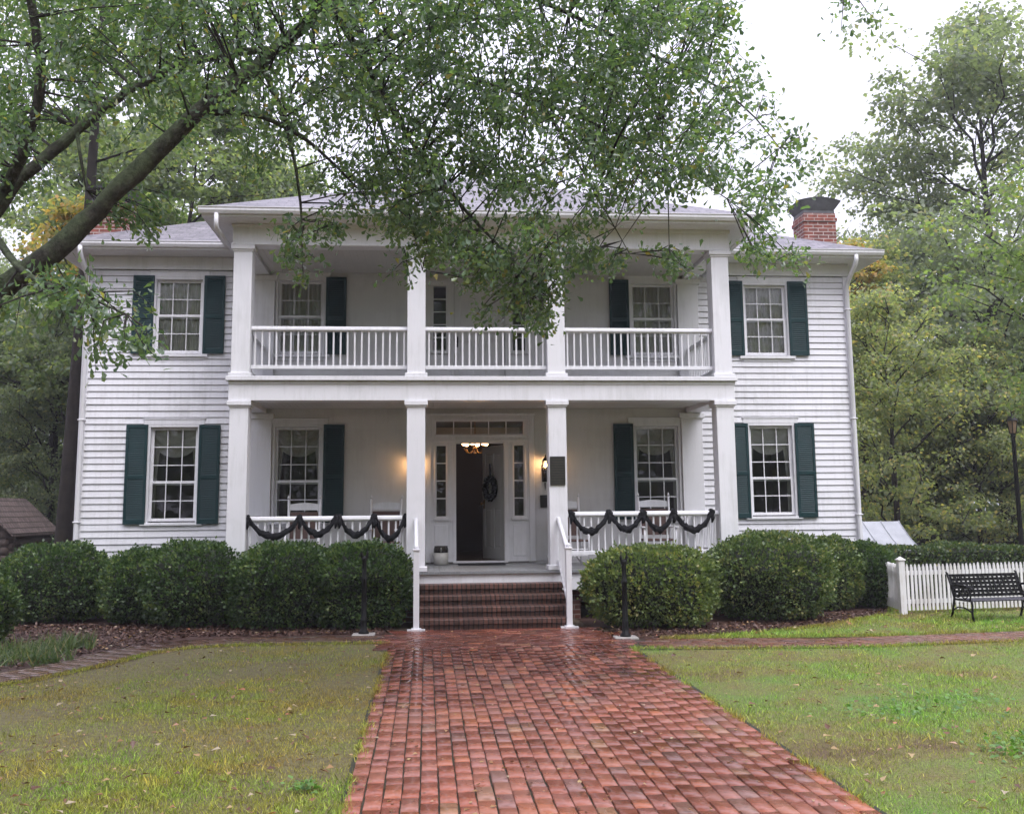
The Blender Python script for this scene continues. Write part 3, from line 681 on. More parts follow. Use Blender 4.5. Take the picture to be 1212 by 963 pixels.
# balcony door
du = MB(); uh = [(-.474, .474, 3.95, 5.93), (-.87, -.61, 4.69, 5.90), (.61, .87, 4.69, 5.90)]
grid_wall(du, -.99, .99, 3.93, 6.05, PW-.035, PW+.10, uh)
for s in (-1, 1):
    a, b = sorted((s*.48, s*.53)); du.bbox(a, b, PW-.055, PW-.034, 3.93, 5.97, .003)
    a, b = sorted((s*.56, s*.92)); du.bbox(a, b, PW-.085, PW-.034, 4.62, 4.67, .004)
    a, b = sorted((s*.93, s*1.01)); du.bbox(a, b, PW-.058, PW-.034, 3.93, 6.05, .004)
du.bbox(-.93, .93, PW-.058, PW-.034, 5.97, 6.02, .003)
du.build('balcony_door_surround', M['flush'], H)
for s in (-1, 1):
    g = MB(); z0, z1 = 4.69, 5.90; cx = s*.74
    for k in range(1, 5): z = z0+(z1-z0)*k/5; g.box(cx-.13, cx+.13, PW-.006, PW+.014, z-.010, z+.010)
    for q in (-.13, .116): g.box(cx+q, cx+q+.014, PW-.007, PW+.015, z0, z1)
    sl = g.build('sidelight', M['trim'], H)
    p = MB(); p.add([(cx-.13, PW+.004, z0), (cx+.13, PW+.004, z0), (cx+.13, PW+.004, z1), (cx-.13, PW+.004, z1)], [(0, 1, 2, 3)]); p.build('pane', M['glass'], sl)
for s in (-1, 1):
    d2 = MB(); door_leaf(d2, .468, 1.97, [(-.39, -.08, 1.05, 1.86), (-.39, -.08, .16, .92)])
    o = d2.build('balcony_door', M['flush'], H); o.location = ((.470 if s > 0 else 0.0), PW+.03, 3.955)
    if s < 0:
        k = MB(); k.ball((-.42, -.045, .90), .028); k.tube([(-.42, -.03, .9), (-.42, .0, .9)], .01); k.box(-.445, -.395, -.004, 0, .80, 1.0); k.build('handle', M['iron'], o, True)

# porch: floors, columns, beams, ceilings
PX = 4.17
def planks(mb, x0, x1, y0, y1, z0, z1, w=.085):
    x = x0
    while x < x1-1e-4:
        q = min(x+w, x1); mb.box(x+.0015, q-.0015, y0+random.uniform(-.004, .004), y1, z0, z1+random.uniform(-.001, .001)); x = q
pf = MB(); planks(pf, -PX, PX, -.20, PW-.04, .745, .785); pf.build('porch_floor', M['porchfloor'], H)
pk = MB(); pk.bbox(-PX+.03, PX-.03, -.155, -.115, .47, .743, .005)
for s in (-1, 1):
    a, b = sorted((s*(PX-.07), s*(PX-.03))); pk.bbox(a, b, -.113, PW-.06, .47, .743, .005)
pk.build('porch_skirt', M['trim'], H)
bf = MB(); planks(bf, -PX, PX, -.20, PW-.04, 3.846, 3.888); bf.build('balcony_floor', M['porchfloor'], H)
be = MB(); be.bbox(-PX-.01, PX+.01, -.215, -.201, 3.835, 3.905, .004); be.bbox(-PX+.03, PX-.03, -.148, .12, 3.515, 3.84, .005); be.bbox(-PX+.02, PX-.02, -.165, -.149, 3.78, 3.834, .004)
for s in (-1, 1):
    a, b = sorted((s*(PX-.03-.27), s*(PX-.03))); be.bbox(a, b, .121, PW-.045, 3.516, 3.84, .005)
    a, b = sorted((s*(PX+.0), s*(PX+.014))); be.bbox(a, b, -.20, PW-.05, 3.835, 3.905, .004)
be.build('balcony_beam', M['trim'], H)
ce = MB(); planks(ce, -PX+.31, PX-.31, .13, PW-.05, 3.60, 3.625, .12); ce.build('porch_ceiling', M['ceil'], H); ce = MB(); planks(ce, -PX+.31, PX-.31, .13, PW-.05, 6.13, 6.155, .12); ce.build('porch_ceiling', M['ceil'], H)
en = MB(); en.bbox(-PX+.03, PX-.03, -.148, .12, 6.07, 6.42, .005); en.bbox(-PX+.01, PX-.01, -.17, -.149, 6.07, 6.10, .004); en.bbox(-PX+.01, PX-.01, -.172, -.149, 6.36, 6.42, .004)
for s in (-1, 1):
    a, b = sorted((s*(PX-.03-.27), s*(PX-.03))); en.bbox(a, b, .121, PW-.066, 6.071, 6.42, .005)
en.build('entablature', M['trim'], H)
def column(cx, cy, z0, z1, name='porch_column', w=.148, d=.148, base=True, parent=H):
    c = MB(); c.bbox(cx-w, cx+w, cy-d, cy+d, z0+.002, z1-.002, .006)
    if base:
        c.bbox(cx-w-.035, cx+w+.035, cy-d-.035, cy+d+.035, z0+.001, z0+.075, .006)
        c.bbox(cx-w-.018, cx+w+.018, cy-d-.018, cy+d+.018, z1-.105, z1-.075, .004); c.bbox(cx-w-.04, cx+w+.04, cy-d-.04, cy+d+.04, z1-.076, z1-.003, .006)
    return c.build(name, M['trim'], parent)
for x in (-3.966, -1.150, 1.150, 3.966):
    column(x, 0, .787, 3.513); column(x, 0, 3.89, 6.067)
for x in (-3.966, 3.966):
    for z0, z1 in ((.787, 3.512), (3.89, 6.067)):
        c = MB(); c.bbox(x-.20, x+.20, PW-.09, PW-.0, z0, z1, .005); c.bbox(x-.235, x+.235, PW-.13, PW-.0, z1-.10, z1-.001, .006); c.bbox(x-.225, x+.225, PW-.115, PW-.0, z0, z0+.09, .006)
        c.build('pilaster', M['trim'], H)
# railings
bal_count = 0; bal_mesh = None; extra = {}
def railing(x0, x1, zt, zb, label=None, pitch=.113, half=.02):
    global bal_count, bal_mesh
    r = MB()
    pr = [(-.042, 0), (.042, 0), (.046, .018), (.038, .052), (.018, .066), (-.018, .066), (-.038, .052), (-.046, .018)]
    vs = [(x, y, zt-.066+z) for x in (x0, x1) for y, z in pr]; n = len(pr)
    r.add(vs, [(k, (k+1) % n, n+(k+1) % n, n+k)[::-1] for k in range(n)]+[list(range(n)), [n+k for k in range(n)][::-1]])
    r.bbox(x0, x1, -.025, .025, zb, zb+.062, .005); r.bbox(x0, x1, -.018, .018, zt-.085, zt-.067, .003)
    o = r.build('railing', M['trim'], H)
    nb = int(round((x1-x0)/pitch)); hgt = (zt-.085)-(zb+.062)
    b = MB(); b.bbox(-.0135, .0135, -.0135, .0135, 0, hgt, .003); proto = None; ex = MB()
    for i in range(nb):
        x = x0+(x1-x0)*(i+.5)/nb+random.gauss(0, .0015)
        if bal_count >= 100: ex.bbox(x-.0135, x+.0135, -.0135, .0135, zb+.062, zt-.085, .003); continue
        if proto is None: q = b.build('baluster', M['trim'], o); proto = q
        else: q = proto.copy(); COL.objects.link(q); q.parent = o
        q.location = (x, 0, zb+.062); q.rotation_euler = (0, random.gauss(0, .004), 0); bal_count += 1
    if ex.v: kind(ex.build('baluster', M['trim'], o), 'stuff')
    return o
for a, b in ((-3.818, -1.298), (-1.002, 1.002), (1.298, 3.818)): railing(a, b, 4.747, 4.042)
railing(1.298, 3.818, 1.705, 1.012); railing(-3.818, -1.298, 1.675, 1.0)
for s in (-1, 1):                              # side railings run back to the wall
    for zt, zb in ((4.747, 4.042), (1.69, 1.0)):
        sr = MB(); x = s*3.966; sr.bbox(x-.042, x+.042, .15, PW-.10, zt-.062, zt, .015); sr.bbox(x-.025, x+.025, .15, PW-.10, zb, zb+.062, .005); 
        n = 16
        for i in range(n): y = .15+(PW-.25)*(i+.5)/n; sr.box(x-.0135, x+.0135, y-.0135, y+.0135, zb+.063, zt-.063)
        sr.build('side_railing', M['trim'], H)
# steps
st = MB(); rise, tread = .146, .30; ysb = -1.34
for k in range(4):
    z0 = rise*k+.022 if k else -.02; z1 = rise*(k+1)+.02; y = ysb+tread*k
    st.box(-1.15, 1.15, y, -.17, z0, z1-.078); st.bbox(-1.17, 1.17, y-.035, -.165, z1-.077, z1, .008)
st.build('steps', M['stair'], H)
for s in (-1, 1):
    hr = MB(); x = s*1.125; y0 = -1.38
    p0 = np.array([x, y0+.04, 1.13]); p1 = np.array([x+s*.02, -.13, 1.60])
    hr.tube([p0+np.array([0, -.07, -.02]), p0, (p0+p1)/2, p1], .034, 10)
    lo0 = p0+np.array([0, 0, -.80]); lo1 = p1+np.array([0, 0, -.66]); hr.tube([lo0, lo1], .024, 8)
    h_ = hr.build('handrail', M['trim'], H, True)
    nw = MB(); nw.bbox(x-.043, x+.043, y0-.043, y0+.043, .03, 1.165, .006); nw.bbox(x-.075, x+.075, y0-.075, y0+.075, .008, .055, .006)
    nw.box(x-.13, x-.075, y0-.05, y0+.05, .008, .04); nw.box(x+.075, x+.13, y0-.05, y0+.05, .008, .04)
    nw.bbox(x-.055, x+.055, y0-.055, y0+.055, 1.165, 1.19, .004); nw.ball((x, y0, 1.215), .036); nw.build('newel_post', M['trim'], h_)
    b_ = MB()
    for k in range(1, 9):
        t = k/9; a_ = lo0+(lo1-lo0)*t; c_ = p0+(p1-p0)*t; b_.box(a_[0]-.012, a_[0]+.012, a_[1]-.012, a_[1]+.012, a_[2], c_[2])
    b_.build('baluster', M['trim'], h_)

# roofs
ms = .46
def hip(mb, x0, x1, y0, y1, z, m, t=.05):
    hx = (x1-x0)/2; hy = (y1-y0)/2; h_ = min(hx, hy); zr = z+m*h_
    if hx > hy: r0, r1 = (x0+h_, (y0+y1)/2, zr), (x1-h_, (y0+y1)/2, zr); F = [(0, 1, 5, 4), (1, 2, 5), (2, 3, 4, 5), (3, 0, 4)]
    else: r0, r1 = ((x0+x1)/2, y0+h_, zr), ((x0+x1)/2, y1-h_, zr); F = [(0, 1, 4), (1, 2, 5, 4), (2, 3, 5), (3, 0, 4, 5)]
    P_ = [(x0, y0, z), (x1, y0, z), (x1, y1, z), (x0, y1, z), r0, r1]
    mb.add(P_, F)
    mb.add([(x0, y0, z-t), (x1, y0, z-t), (x1, y1, z-t), (x0, y1, z-t), (x0, y0, z-.0005), (x1, y0, z-.0005), (x1, y1, z-.0005), (x0, y1, z-.0005)], [(0, 3, 2, 1), (0, 1, 5, 4), (1, 2, 6, 5), (2, 3, 7, 6), (3, 0, 4, 7)])
rf = MB(); hip(rf, -7.66, 7.66, PW-.60, Y1+.60, 6.545, ms)
rf.build('roof', M['roofm'], H)
rp = MB(); hip(rp, -4.60, 4.60, -.60, 12.6, 6.560, ms); 
# keep the porch roof only down to where it meets the main roof
porch_roof = MB(); e = 4.60; yb = PW+3.6
porch_roof.add([(-e, -.60, 6.562), (e, -.60, 6.562), (0, -.60+e, 6.562+ms*e), (0, yb, 6.562+ms*e), (-e, yb, 6.562), (e, yb, 6.562)], [(0, 1, 2), (1, 5, 3, 2), (0, 2, 3, 4)])
porch_roof.add([(-e, -.60, 6.51), (e, -.60, 6.51), (e, PW, 6.51), (-e, PW, 6.51), (-e, -.60, 6.5615), (e, -.60, 6.5615), (e, PW, 6.5615), (-e, PW, 6.5615)], [(0, 1, 5, 4), (1, 2, 6, 5), (3, 0, 4, 7)])
porch_roof.build('porch_roof', M['roofm'], H)
so_ = MB()                                    # boxed eaves
so_.box(-7.60, -3.99, PW-.53, PW-.001, 6.405, 6.425); so_.box(3.99, 7.60, PW-.53, PW-.001, 6.405, 6.425); so_.box(-7.60, -7.16, PW, Y1+.5, 6.405, 6.425); so_.box(7.16, 7.60, PW, Y1+.5, 6.405, 6.425)
so_.box(-4.53, 4.53, -.53, PW-.535, 6.421, 6.44); 
so_.box(-7.63, -4.54, PW-.56, PW-.53, 6.41, 6.49); so_.box(4.54, 7.63, PW-.56, PW-.53, 6.41, 6.49); so_.box(-7.63, -7.60, PW-.53, Y1+.5, 6.41, 6.49); so_.box(7.60, 7.63, PW-.53, Y1+.5, 6.41, 6.49)
so_.box(-4.56, 4.56, -.56, -.53, 6.425, 6.505); so_.box(-4.56, -4.53, -.53, PW-.565, 6.425, 6.505); so_.box(4.53, 4.56, -.53, PW-.565, 6.425, 6.505)
so_.build('eaves', M['trim'], H)
def gutter(x0, x1, y, z):
    g_ = MB(); pr = [(0, 0), (-.055, 0), (-.085, .045), (-.085, .078), (-.100, .092), (-.100, .100), (-.088, .100), (-.075, .06), (-.05, .012), (-.006, .012), (-.006, .09), (0, .09)]
    n = len(pr); vs = [(x, y+a, z+b) for x in (x0, x1) for a, b in pr]
    g_.add(vs, [(k, (k+1) % n, n+(k+1) % n, n+k) for k in range(n)]+[[0, 1, 2, 3, 4, 5, 6, 7, 8, 9, 10, 11], [n+k for k in range(n)][::-1]])
    return g_.build('gutter', M['trim'], H)
gutter(-7.64, -4.57, PW-.562, 6.447); gutter(4.57, 7.64, PW-.562, 6.447); gutter(-4.60, 4.60, -.562, 6.462)
for s in (-1, 1):
    d_ = MB(); x = s*7.10; q = lambda px, py, pz: (px, py, pz)
    d_.tube([q(x, PW-.60, 6.45), q(x, PW-.60, 6.36), q(x, PW-.52, 6.26), q(x, PW-.16, 6.02), q(x, PW-.095, 5.92), q(x, PW-.095, 1.0), q(x, PW-.095, .30), q(x, PW-.16, .16), q(x, PW-.34, .10)], .042, 10)
    for z in (5.5, 3.4, 1.6): d_.box(x-.055, x+.055, PW-.14, PW-.03, z-.012, z+.012)
    d_.build('downspout', M['trim'], H, True)
    d_ = MB(); x = s*4.32; d_.tube([q(x, -.60, 6.46), q(x, -.60, 6.30), q(x, -.56, 6.24), q(x-s*.02, .3, 6.20), q(x-s*.05, PW-.12, 6.12)], .036, 10)
    if s: d_.build('downspout', M['trim'], H, True)
for s in (-1, 1):
    c = MB(); cx = s*7.30; y0 = 3.6; 
    c.bbox(cx-.35, cx+.35, y0, y0+.62, 6.3, 7.72, .004); c.bbox(cx-.375, cx+.375, y0-.025, y0+.645, 7.72, 7.80, .004); c.bbox(cx-.35, cx+.35, y0, y0+.62, 7.80, 7.90, .004)
    ch = c.build('chimney', M['chimney'], H)
    k = MB(); k.bbox(cx-.34, cx+.34, y0+.02, y0+.60, 7.90, 7.97, .004)
    n = 10; vs = []; 
    for sx_ in (0, 1):                        # arched metal hood flaring outward
        for i in range(n+1):
            t = i/n; vs.append((cx-.46+.92*t, y0-.06 if sx_ == 0 else y0+.68, 8.15+.075*math.sin(PI*t)))
    k.add(vs, [(i, i+1, n+1+i+1, n+1+i) for i in range(n)])
    k.add([(v[0], v[1], v[2]+.02) for v in vs], [(i, n+1+i, n+1+i+1, i+1)[::-1] for i in range(n)])
    for yy in (y0-.06, y0+.68):
        vv = []
        for i in range(n+1): t = i/n; vv.append((cx-.46+.92*t, yy, 8.17+.075*math.sin(PI*t))); vv.append((cx-.32+.64*t, y0+.02 if yy < y0 else y0+.60, 7.96))
        k.add(vv, [(2*i+1, 2*i+3, 2*i+2, 2*i) for i in range(n)])
    for xx, xt in ((cx-.46, cx-.32), (cx+.46, cx+.32)): k.add([(xx, y0-.06, 8.15), (xx, y0+.68, 8.16), (xt, y0+.60, 7.96), (xt, y0+.02, 7.96)], [(0, 1, 2, 3)])
    k.build('chimney_cap', M['lead'], ch)

# ------------------------------------------------------------------ things on and by the porch
def lantern(x, label):
    t = thing('wall_lantern', label, 'lantern', (x, PW-.03, 2.45), 0, 'wall lanterns beside the front door')
    b = MB(); b.bbox(-.05, .05, -.02, .012, -.20, .12, .006); b.tube([(0, -.02, -.10), (0, -.07, -.14), (0, -.13, -.10), (0, -.14, -.02)], .010, 8)
    b.tube([(0, -.02, -.22), (0, -.045, -.30), (0, -.02, -.36)], [.012, .010, .003], 8)
    b.lathe([(.012, -.04), (.030, -.03), (.052, -.008), (.056, .0)], (0, -.14, 0), 6)
    b.lathe([(.070, .17), (.066, .18), (.035, .225), (.014, .24), (.012, .265), (.004, .29)], (0, -.14, 0), 6)
    for k in range(6):
        a = 2*PI*k/6; b.tube([(.054*math.cos(a), -.14+.054*math.sin(a), 0), (.066*math.cos(a), -.14+.066*math.sin(a), .17)], .0045, 5)
    b.build('lantern_body', M['iron'], t)
    g = MB(); g.lathe([(.051, .002), (.063, .168)], (0, -.14, 0), 6); g.f = g.f[:-2]; g.mi = g.mi[:-2]; g.build('pane', M['glass'], t)
    k = MB(); k.tube([(0, -.14, .0), (0, -.14, .06)], .009, 8); k.build('candle', M['stoneware'], t)
    k = MB(); k.ball((0, -.14, .095), .026, 12, 8, (1, 1, 1.35)); k.build('bulb', M['lamp'], t, True)
    ld = bpy.data.lights.new('lantern_light', 'POINT'); ld.energy = 4.5; ld.color = (1, .52, .22); ld.shadow_soft_size = .03
    lo_ = link('lantern_light', ld, t); lo_.location = (0, -.14, .135)
    return t
lantern(1.19, 'lit black wall lantern right of the front door, beside the column with the dark plaque')
lantern(-1.19, 'lit black wall lantern left of the front door, mostly hidden behind a column')
t = thing('chandelier', 'lit brass chandelier with glass globes hanging in the dark hall', 'chandelier', (.02, 4.4, 3.66))
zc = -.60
b = MB(); b.tube([(0, 0, 0), (0, 0, zc-.05)], .008, 6); b.ball((0, 0, zc-.06), .045); b.ball((0, 0, zc-.16), .03); b.lathe([(.05, -.02), (.05, 0)], (0, 0, -.001), 12)
for k in range(6):
    a = 2*PI*k/6+.26; c_, s_ = math.cos(a), math.sin(a)
    b.tube([(.03*c_, .03*s_, zc-.08), (.10*c_, .10*s_, zc-.15), (.18*c_, .18*s_, zc-.14), (.235*c_, .235*s_, zc-.06), (.235*c_, .235*s_, zc-.02)], .008, 6)
    b.lathe([(.012, -.02), (.035, -.006), (.03, .002)], (.235*c_, .235*s_, zc), 10)
b.build('chandelier_arms', M['brass'], t, True)
for k in range(6):
    a = 2*PI*k/6+.26; g = MB(); g.ball((.235*math.cos(a), .235*math.sin(a), zc+.045), .048, 12, 8, (1, 1, .9)); g.build('globe', M['globe'], t, True)
ld = bpy.data.lights.new('chandelier_light', 'POINT'); ld.energy = 4.5; ld.color = (1, .52, .24); ld.shadow_soft_size = .12
link('chandelier_light', ld, t).location = (0, 0, zc+.20)

# wreath on the open door leaf (door local frame: x -.87..0 along the leaf, y<0 is its outer face)
LV = Matrix.Translation((.435, PW+.105, .842)) @ Matrix.Rotation(LEAF_A, 4, 'Z')
wc = LV @ Vector((-.44, -.055, 1.31))
wr = thing('wreath', 'black wreath with a ribbon hanging on the open front door', 'wreath', wc, LEAF_A)
n = 2600; th = rng.uniform(0, 2*PI, n); ph = rng.uniform(0, 2*PI, n); rr = .052*np.sqrt(rng.uniform(.2, 1, n))
P_ = np.stack([(.185+rr*np.cos(ph))*np.cos(th), -.005+rr*np.sin(ph)*.8, (.185+rr*np.cos(ph))*np.sin(th)], -1)
leaf_obj('wreath_leaves', P_, np.stack([-np.sin(th), np.zeros(n), np.cos(th)], -1)+rng.normal(0, .6, (n, 3)), rnd_dirs(n), rng.uniform(.03, .05, n), KITE, KITE_F, M['cloth'], wr)
b = MB(); b.tube([(.185*math.cos(2*PI*k/24), 0, .185*math.sin(2*PI*k/24)) for k in range(25)], .032, 8); b.build('wreath_ring', M['iron'], wr)
b = MB(); b.bbox(-.025, .025, -.01, .012, .22, .46, .004); b.build('ribbon', M['cloth'], wr)

pl = thing('plaque', 'dark bronze historical plaque on the column right of the steps', 'plaque', (1.142, -.1505, 2.135))
b = MB(); b.bbox(-.125, .125, -.022, 0, 0, .464, .006); b.build('plate', M['bronze'], pl)
b = MB()
for k in range(10):
    z = .425-k*.042; x = -.10
    if k in (0, 1): x = -.085
    while x < (.085 if k in (0, 1) else .095):
        w_ = random.uniform(.010, .030); b.box(x, min(x+w_, .104), -.0245, -.0215, z-.016 if k < 2 else z-.011, z); x += w_+.006
for a, c_, d_, e in ((-.118, .118, .452, .457), (-.118, .118, .007, .012), (-.118, -.113, .012, .452), (.113, .118, .012, .452)): b.box(a, c_, -.0245, -.0215, d_, e)
kind(b.build('lettering', M['bronze_letter'], pl), 'stuff')
mb_ = thing('mailbox', 'small dark box on the porch wall below the lit lantern', 'mailbox', (1.168, PW-.012, 1.785))
b = MB(); b.bbox(-.066, .066, -.06, 0, 0, .185, .006); b.build('box_body', M['bronze'], mb_)
b = MB(); b.bbox(-.071, .071, -.068, 0, .186, .222, .006); b.build('lid', M['bronze'], mb_)
cr = thing('crock', 'pale stoneware crock with a dark glazed top beside the front door', 'crock', (-.72, 1.80, .788))
b = MB(); b.lathe([(.115, 0), (.128, .01), (.132, .10), (.130, .215)], (0, 0, 0), 24); b.build('crock_body', M['stoneware'], cr, True)
b = MB(); b.lathe([(.131, .216), (.129, .28), (.118, .315), (.122, .33), (.108, .332), (.10, .30)], (0, 0, 0), 24); b.build('glazed_top', M['glaze'], cr, True)
b = MB(); b.tube([(.0, -.131, .235), (.0, -.160, .250), (.0, -.160, .285), (.0, -.126, .300)], .009, 8); b.build('handle', M['stoneware'], cr, True)
dm = thing('door_mat', 'dark flat mat lying in front of the open door', 'mat', (.0, 1.72, .7875))
b = MB(); b.bbox(-.42, .42, -.22, .22, 0, .014, .005); b.build('mat', M['cloth'], dm)

# rocking chairs
def rocker(label):
    r = thing('rocking_chair', label, 'rocking chair', (0, 0, 0), 0, 'white rocking chairs on the lower porch')
    def ch(name, mat, fn, sm=False):
        b = MB(); fn(b); return b.build(name, mat, r, sm)
    for s in (-1, 1):
        x = s*.255
        def post(b):
            b.tube([(x, .19, .06), (x, .215, .42), (x*1.02, .29, .80), (x*1.06, .375, 1.17)], [.019, .021, .019, .017], 8)
            b.ball((x*1.065, .383, 1.20), .022); b.ball((x*1.066, .386, 1.228), .013)
        ch('back_post', M['trim'], post, True)
        def leg(b): b.tube([(x*1.06, -.25, .065), (x*1.06, -.25, .42), (x*1.06, -.25, .63)], [.018, .022, .017], 8)
        ch('leg', M['trim'], leg, True)
        def runner(b):
            pts = [(x*1.03, -.44+.98*k/12, .030+.15*((k-5.2)/7.5)**2) for k in range(13)]
            for p, q in zip(pts, pts[1:]): b.add([(p[0]-.016, p[1], p[2]-.022), (p[0]+.016, p[1], p[2]-.022), (q[0]+.016, q[1], q[2]-.022), (q[0]-.016, q[1], q[2]-.022), (p[0]-.016, p[1], p[2]+.022), (p[0]+.016, p[1], p[2]+.022), (q[0]+.016, q[1], q[2]+.022), (q[0]-.016, q[1], q[2]+.022)], [(0, 3, 2, 1), (4, 5, 6, 7), (0, 1, 5, 4), (1, 2, 6, 5), (2, 3, 7, 6), (3, 0, 4, 7)])
        ch('runner', M['trim'], runner)
        def arm(b): b.bbox(x*1.06-.045, x*1.06+.045, -.30, .235, .63, .652, .008)
        ch('arm', M['trim'], arm)
    def top(b):
        n = 10; vs = []
        for i in range(n+1):
            t = -1+2*i/n; y = .355+.02*(1-t*t); vs += [(t*.262, y, .985), (t*.262, y+.02, .985), (t*.262, y+.035, 1.085+.028*math.cos(t*PI/2)), (t*.262, y+.015, 1.085+.028*math.cos(t*PI/2))]
        fs = []
        for i in range(n):
            a, c = 4*i, 4*i+4
            fs += [(a, c, c+3, a+3), (a+1, a+2, c+2, c+1), (a+3, c+3, c+2, a+2), (a, a+1, c+1, c)]
        b.add(vs, fs)
    ch('top_slat', M['trim'], top)
    def back(b):
        b.add([(-.235, .232, .50), (.235, .232, .50), (.24, .345, .955), (-.24, .345, .955), (-.235, .246, .50), (.235, .246, .50), (.24, .359, .955), (-.24, .359, .955)], [(0, 1, 2, 3), (4, 7, 6, 5), (0, 3, 7, 4), (1, 5, 6, 2), (3, 2, 6, 7), (0, 4, 5, 1)])
    ch('back_panel', M['woven'], back)
    def seat(b): b.bbox(-.265, .265, -.27, .225, .405, .440, .012)
    ch('seat', M['woven'], seat)
    def rungs(b):
        for z in (.17, .28): b.tube([(-.265, -.25, z), (.265, -.25, z)], .011, 6)
        b.tube([(-.25, .20, .22), (.25, .20, .22)], .011, 6)
        for s in (-1, 1):
            for z in (.2, .3): b.tube([(s*.265, -.25, z), (s*.258, .20, z)], .010, 6)
    ch('stretcher', M['trim'], rungs, True)
    return r
rk = rocker('white rocking chair at the left end of the porch, in front of the curtained window')
spots = [(-3.06, 1.0, .06, None), (-1.72, 1.25, -.10, 'white rocking chair in the shade just left of the steps, below the lantern glow'),
         (1.50, 1.12, .12, 'white rocking chair partly behind the column that carries the plaque'), (3.02, .95, -.05, 'white rocking chair right of the green shutter, in front of the right porch window')]
for x, y, a, lb in spots:
    o = rk if lb is None else copy_tree(rk)
    o.location = (x, y, .787); o.rotation_euler = (0, 0, a)
    if lb: o['label'] = lb

# black swags draped over the porch railings
def swag(label, anchors, zt):
    g = MB()
    n = 22; m = 7
    for (xa, xb, sag) in anchors:
        vs = []
        for i in range(n+1):
            t = i/n; x = xa+(xb-xa)*t; c = 4*t*(1-t)
            z = zt-.012-(sag-.03)*c**.9
            w_ = .098+.016*c+.016*math.sin(i*1.7+xa*5)
            for j in range(m):
                a = 2*PI*j/m+.5*math.sin(i*.9)
                fold = 1+.34*math.sin(3*a+i*.8+xa)
                vs.append((x+.5*w_*fold*math.cos(a)*(1-c)*.9, -.066-.4*w_*fold*math.cos(a)*.6-.012*c, z+.5*w_*fold*math.sin(a)*(.75+.25*c)))
        fs = [(i*m+j, i*m+(j+1) % m, (i+1)*m+(j+1) % m, (i+1)*m+j) for i in range(n) for j in range(m)]+[list(range(m))[::-1], [n*m+j for j in range(m)]]
        g.add(vs, fs)
        for xx in (xa, xb):                   # the tie over the rail
            g.tube([(xx, -.052, zt-.09), (xx+.004, -.056, zt-.02), (xx, -.04, zt+.006), (xx, .0, zt+.010), (xx-.003, .04, zt+.006), (xx, .052, zt-.06)], [.030, .036, .030, .026, .026, .02], 8); g.tube([(xx, -.062, zt-.04), (xx+.012, -.075, zt-.12), (xx-.006, -.070, zt-.20)], [.024, .034, .010], 7)
    o = g.build('swag_garland', M['cloth'], None, True)
    return tag(o, label, 'garland', 'black mourning swags on the porch railings')
swag('black cloth swag draped in four loops over the railing left of the steps', [(-3.80, -2.99, .33), (-2.98, -2.42, .30), (-2.36, -1.83, .32), (-1.80, -1.32, .38)], 1.675)
swag('black cloth swag draped in four loops over the railing right of the steps', [(1.36, 1.98, .34), (2.00, 2.54, .31), (2.56, 3.05, .32), (3.07, 3.70, .33)], 1.705)

# black iron hitching posts
def hitch(x, y, h, label):
    t = thing('hitching_post', label, 'post', (x, y, .004), 0, 'black iron posts before the bushes')
    b = MB(); b.bbox(-.16, .16, -.13, .13, -.02, .03, .01); b.build('stone_base', M['stone'], t)
    b = MB(); b.lathe([(.075, .03), (.075, .055), (.048, .08), (.044, .20), (.052, .215), (.040, .235), (.036, .62*h), (.045, .63*h), (.045, .655*h), (.033, .67*h), (.030, .84*h), (.042, .86*h), (.042, .88*h), (.02, .90*h)], (0, 0, 0), 12); b.build('shaft', M['iron'], t, True)
    for s in (-1, 1):
        b = MB(); b.tube([(0, 0, .87*h), (s*.030, 0, .885*h), (s*.042, 0, .93*h), (s*.034, 0, .985*h), (s*.040, 0, h)], [.016, .018, .020, .012, .004], 8); b.build('prong', M['iron'], t, True)
    return t
hitch(-1.86, -1.72, 1.23, 'black iron post with forked top in front of the bushes left of the steps')
hitch(1.715, -2.62, 1.17, 'black iron post with forked top in front of the bush right of the steps')

# picket fence
fc = thing('picket_fence', 'white pointed picket fence with a corner post behind the iron bench', 'fence', (6.77, -.25, 0))
def picket_run(p0, p1, pitch=.073, w=.042):
    p0 = np.array(p0, float); p1 = np.array(p1, float); Ln = np.linalg.norm(p1-p0); d = (p1-p0)/Ln; nrm = np.array([d[1], -d[0]])
    b = MB(); n = int(Ln/pitch)
    def P3(s, o, z): q = p0+d*s+nrm*o; return (q[0], q[1], z)
    def slab(s0, s1, o0, o1, z0, z1):
        b.add([P3(s0, o0, z0), P3(s1, o0, z0), P3(s1, o1, z0), P3(s0, o1, z0), P3(s0, o0, z1), P3(s1, o0, z1), P3(s1, o1, z1), P3(s0, o1, z1)], [(0, 3, 2, 1), (4, 5, 6, 7), (0, 1, 5, 4), (1, 2, 6, 5), (2, 3, 7, 6), (3, 0, 4, 7)])
    for zc_ in (.20, .66): slab(0, Ln, -.035, 0, zc_-.035, zc_+.035)
    for k in range(n):
        s = pitch*(k+.75)+random.gauss(0, .002); z1 = .80+random.gauss(0, .004); l = random.gauss(0, .003)
        vs = []
        for o in (.001, .020):
            vs += [P3(s-w/2, o, .06), P3(s+w/2, o, .06), P3(s+w/2+l, o, z1-.055), P3(s+w/6+l, o, z1-.004), P3(s+l, o, z1), P3(s-w/6+l, o, z1-.004), P3(s-w/2+l, o, z1-.055)]
        b.add(vs, [(6, 5, 4, 3, 2, 1, 0), (7, 8, 9, 10, 11, 12, 13)]+[(i, (i+1) % 7, 7+(i+1) % 7, 7+i) for i in range(7)])
    return b
picket_run((.05, 0), (7.5, .86)).build('picket_panel', M['fence'], fc)
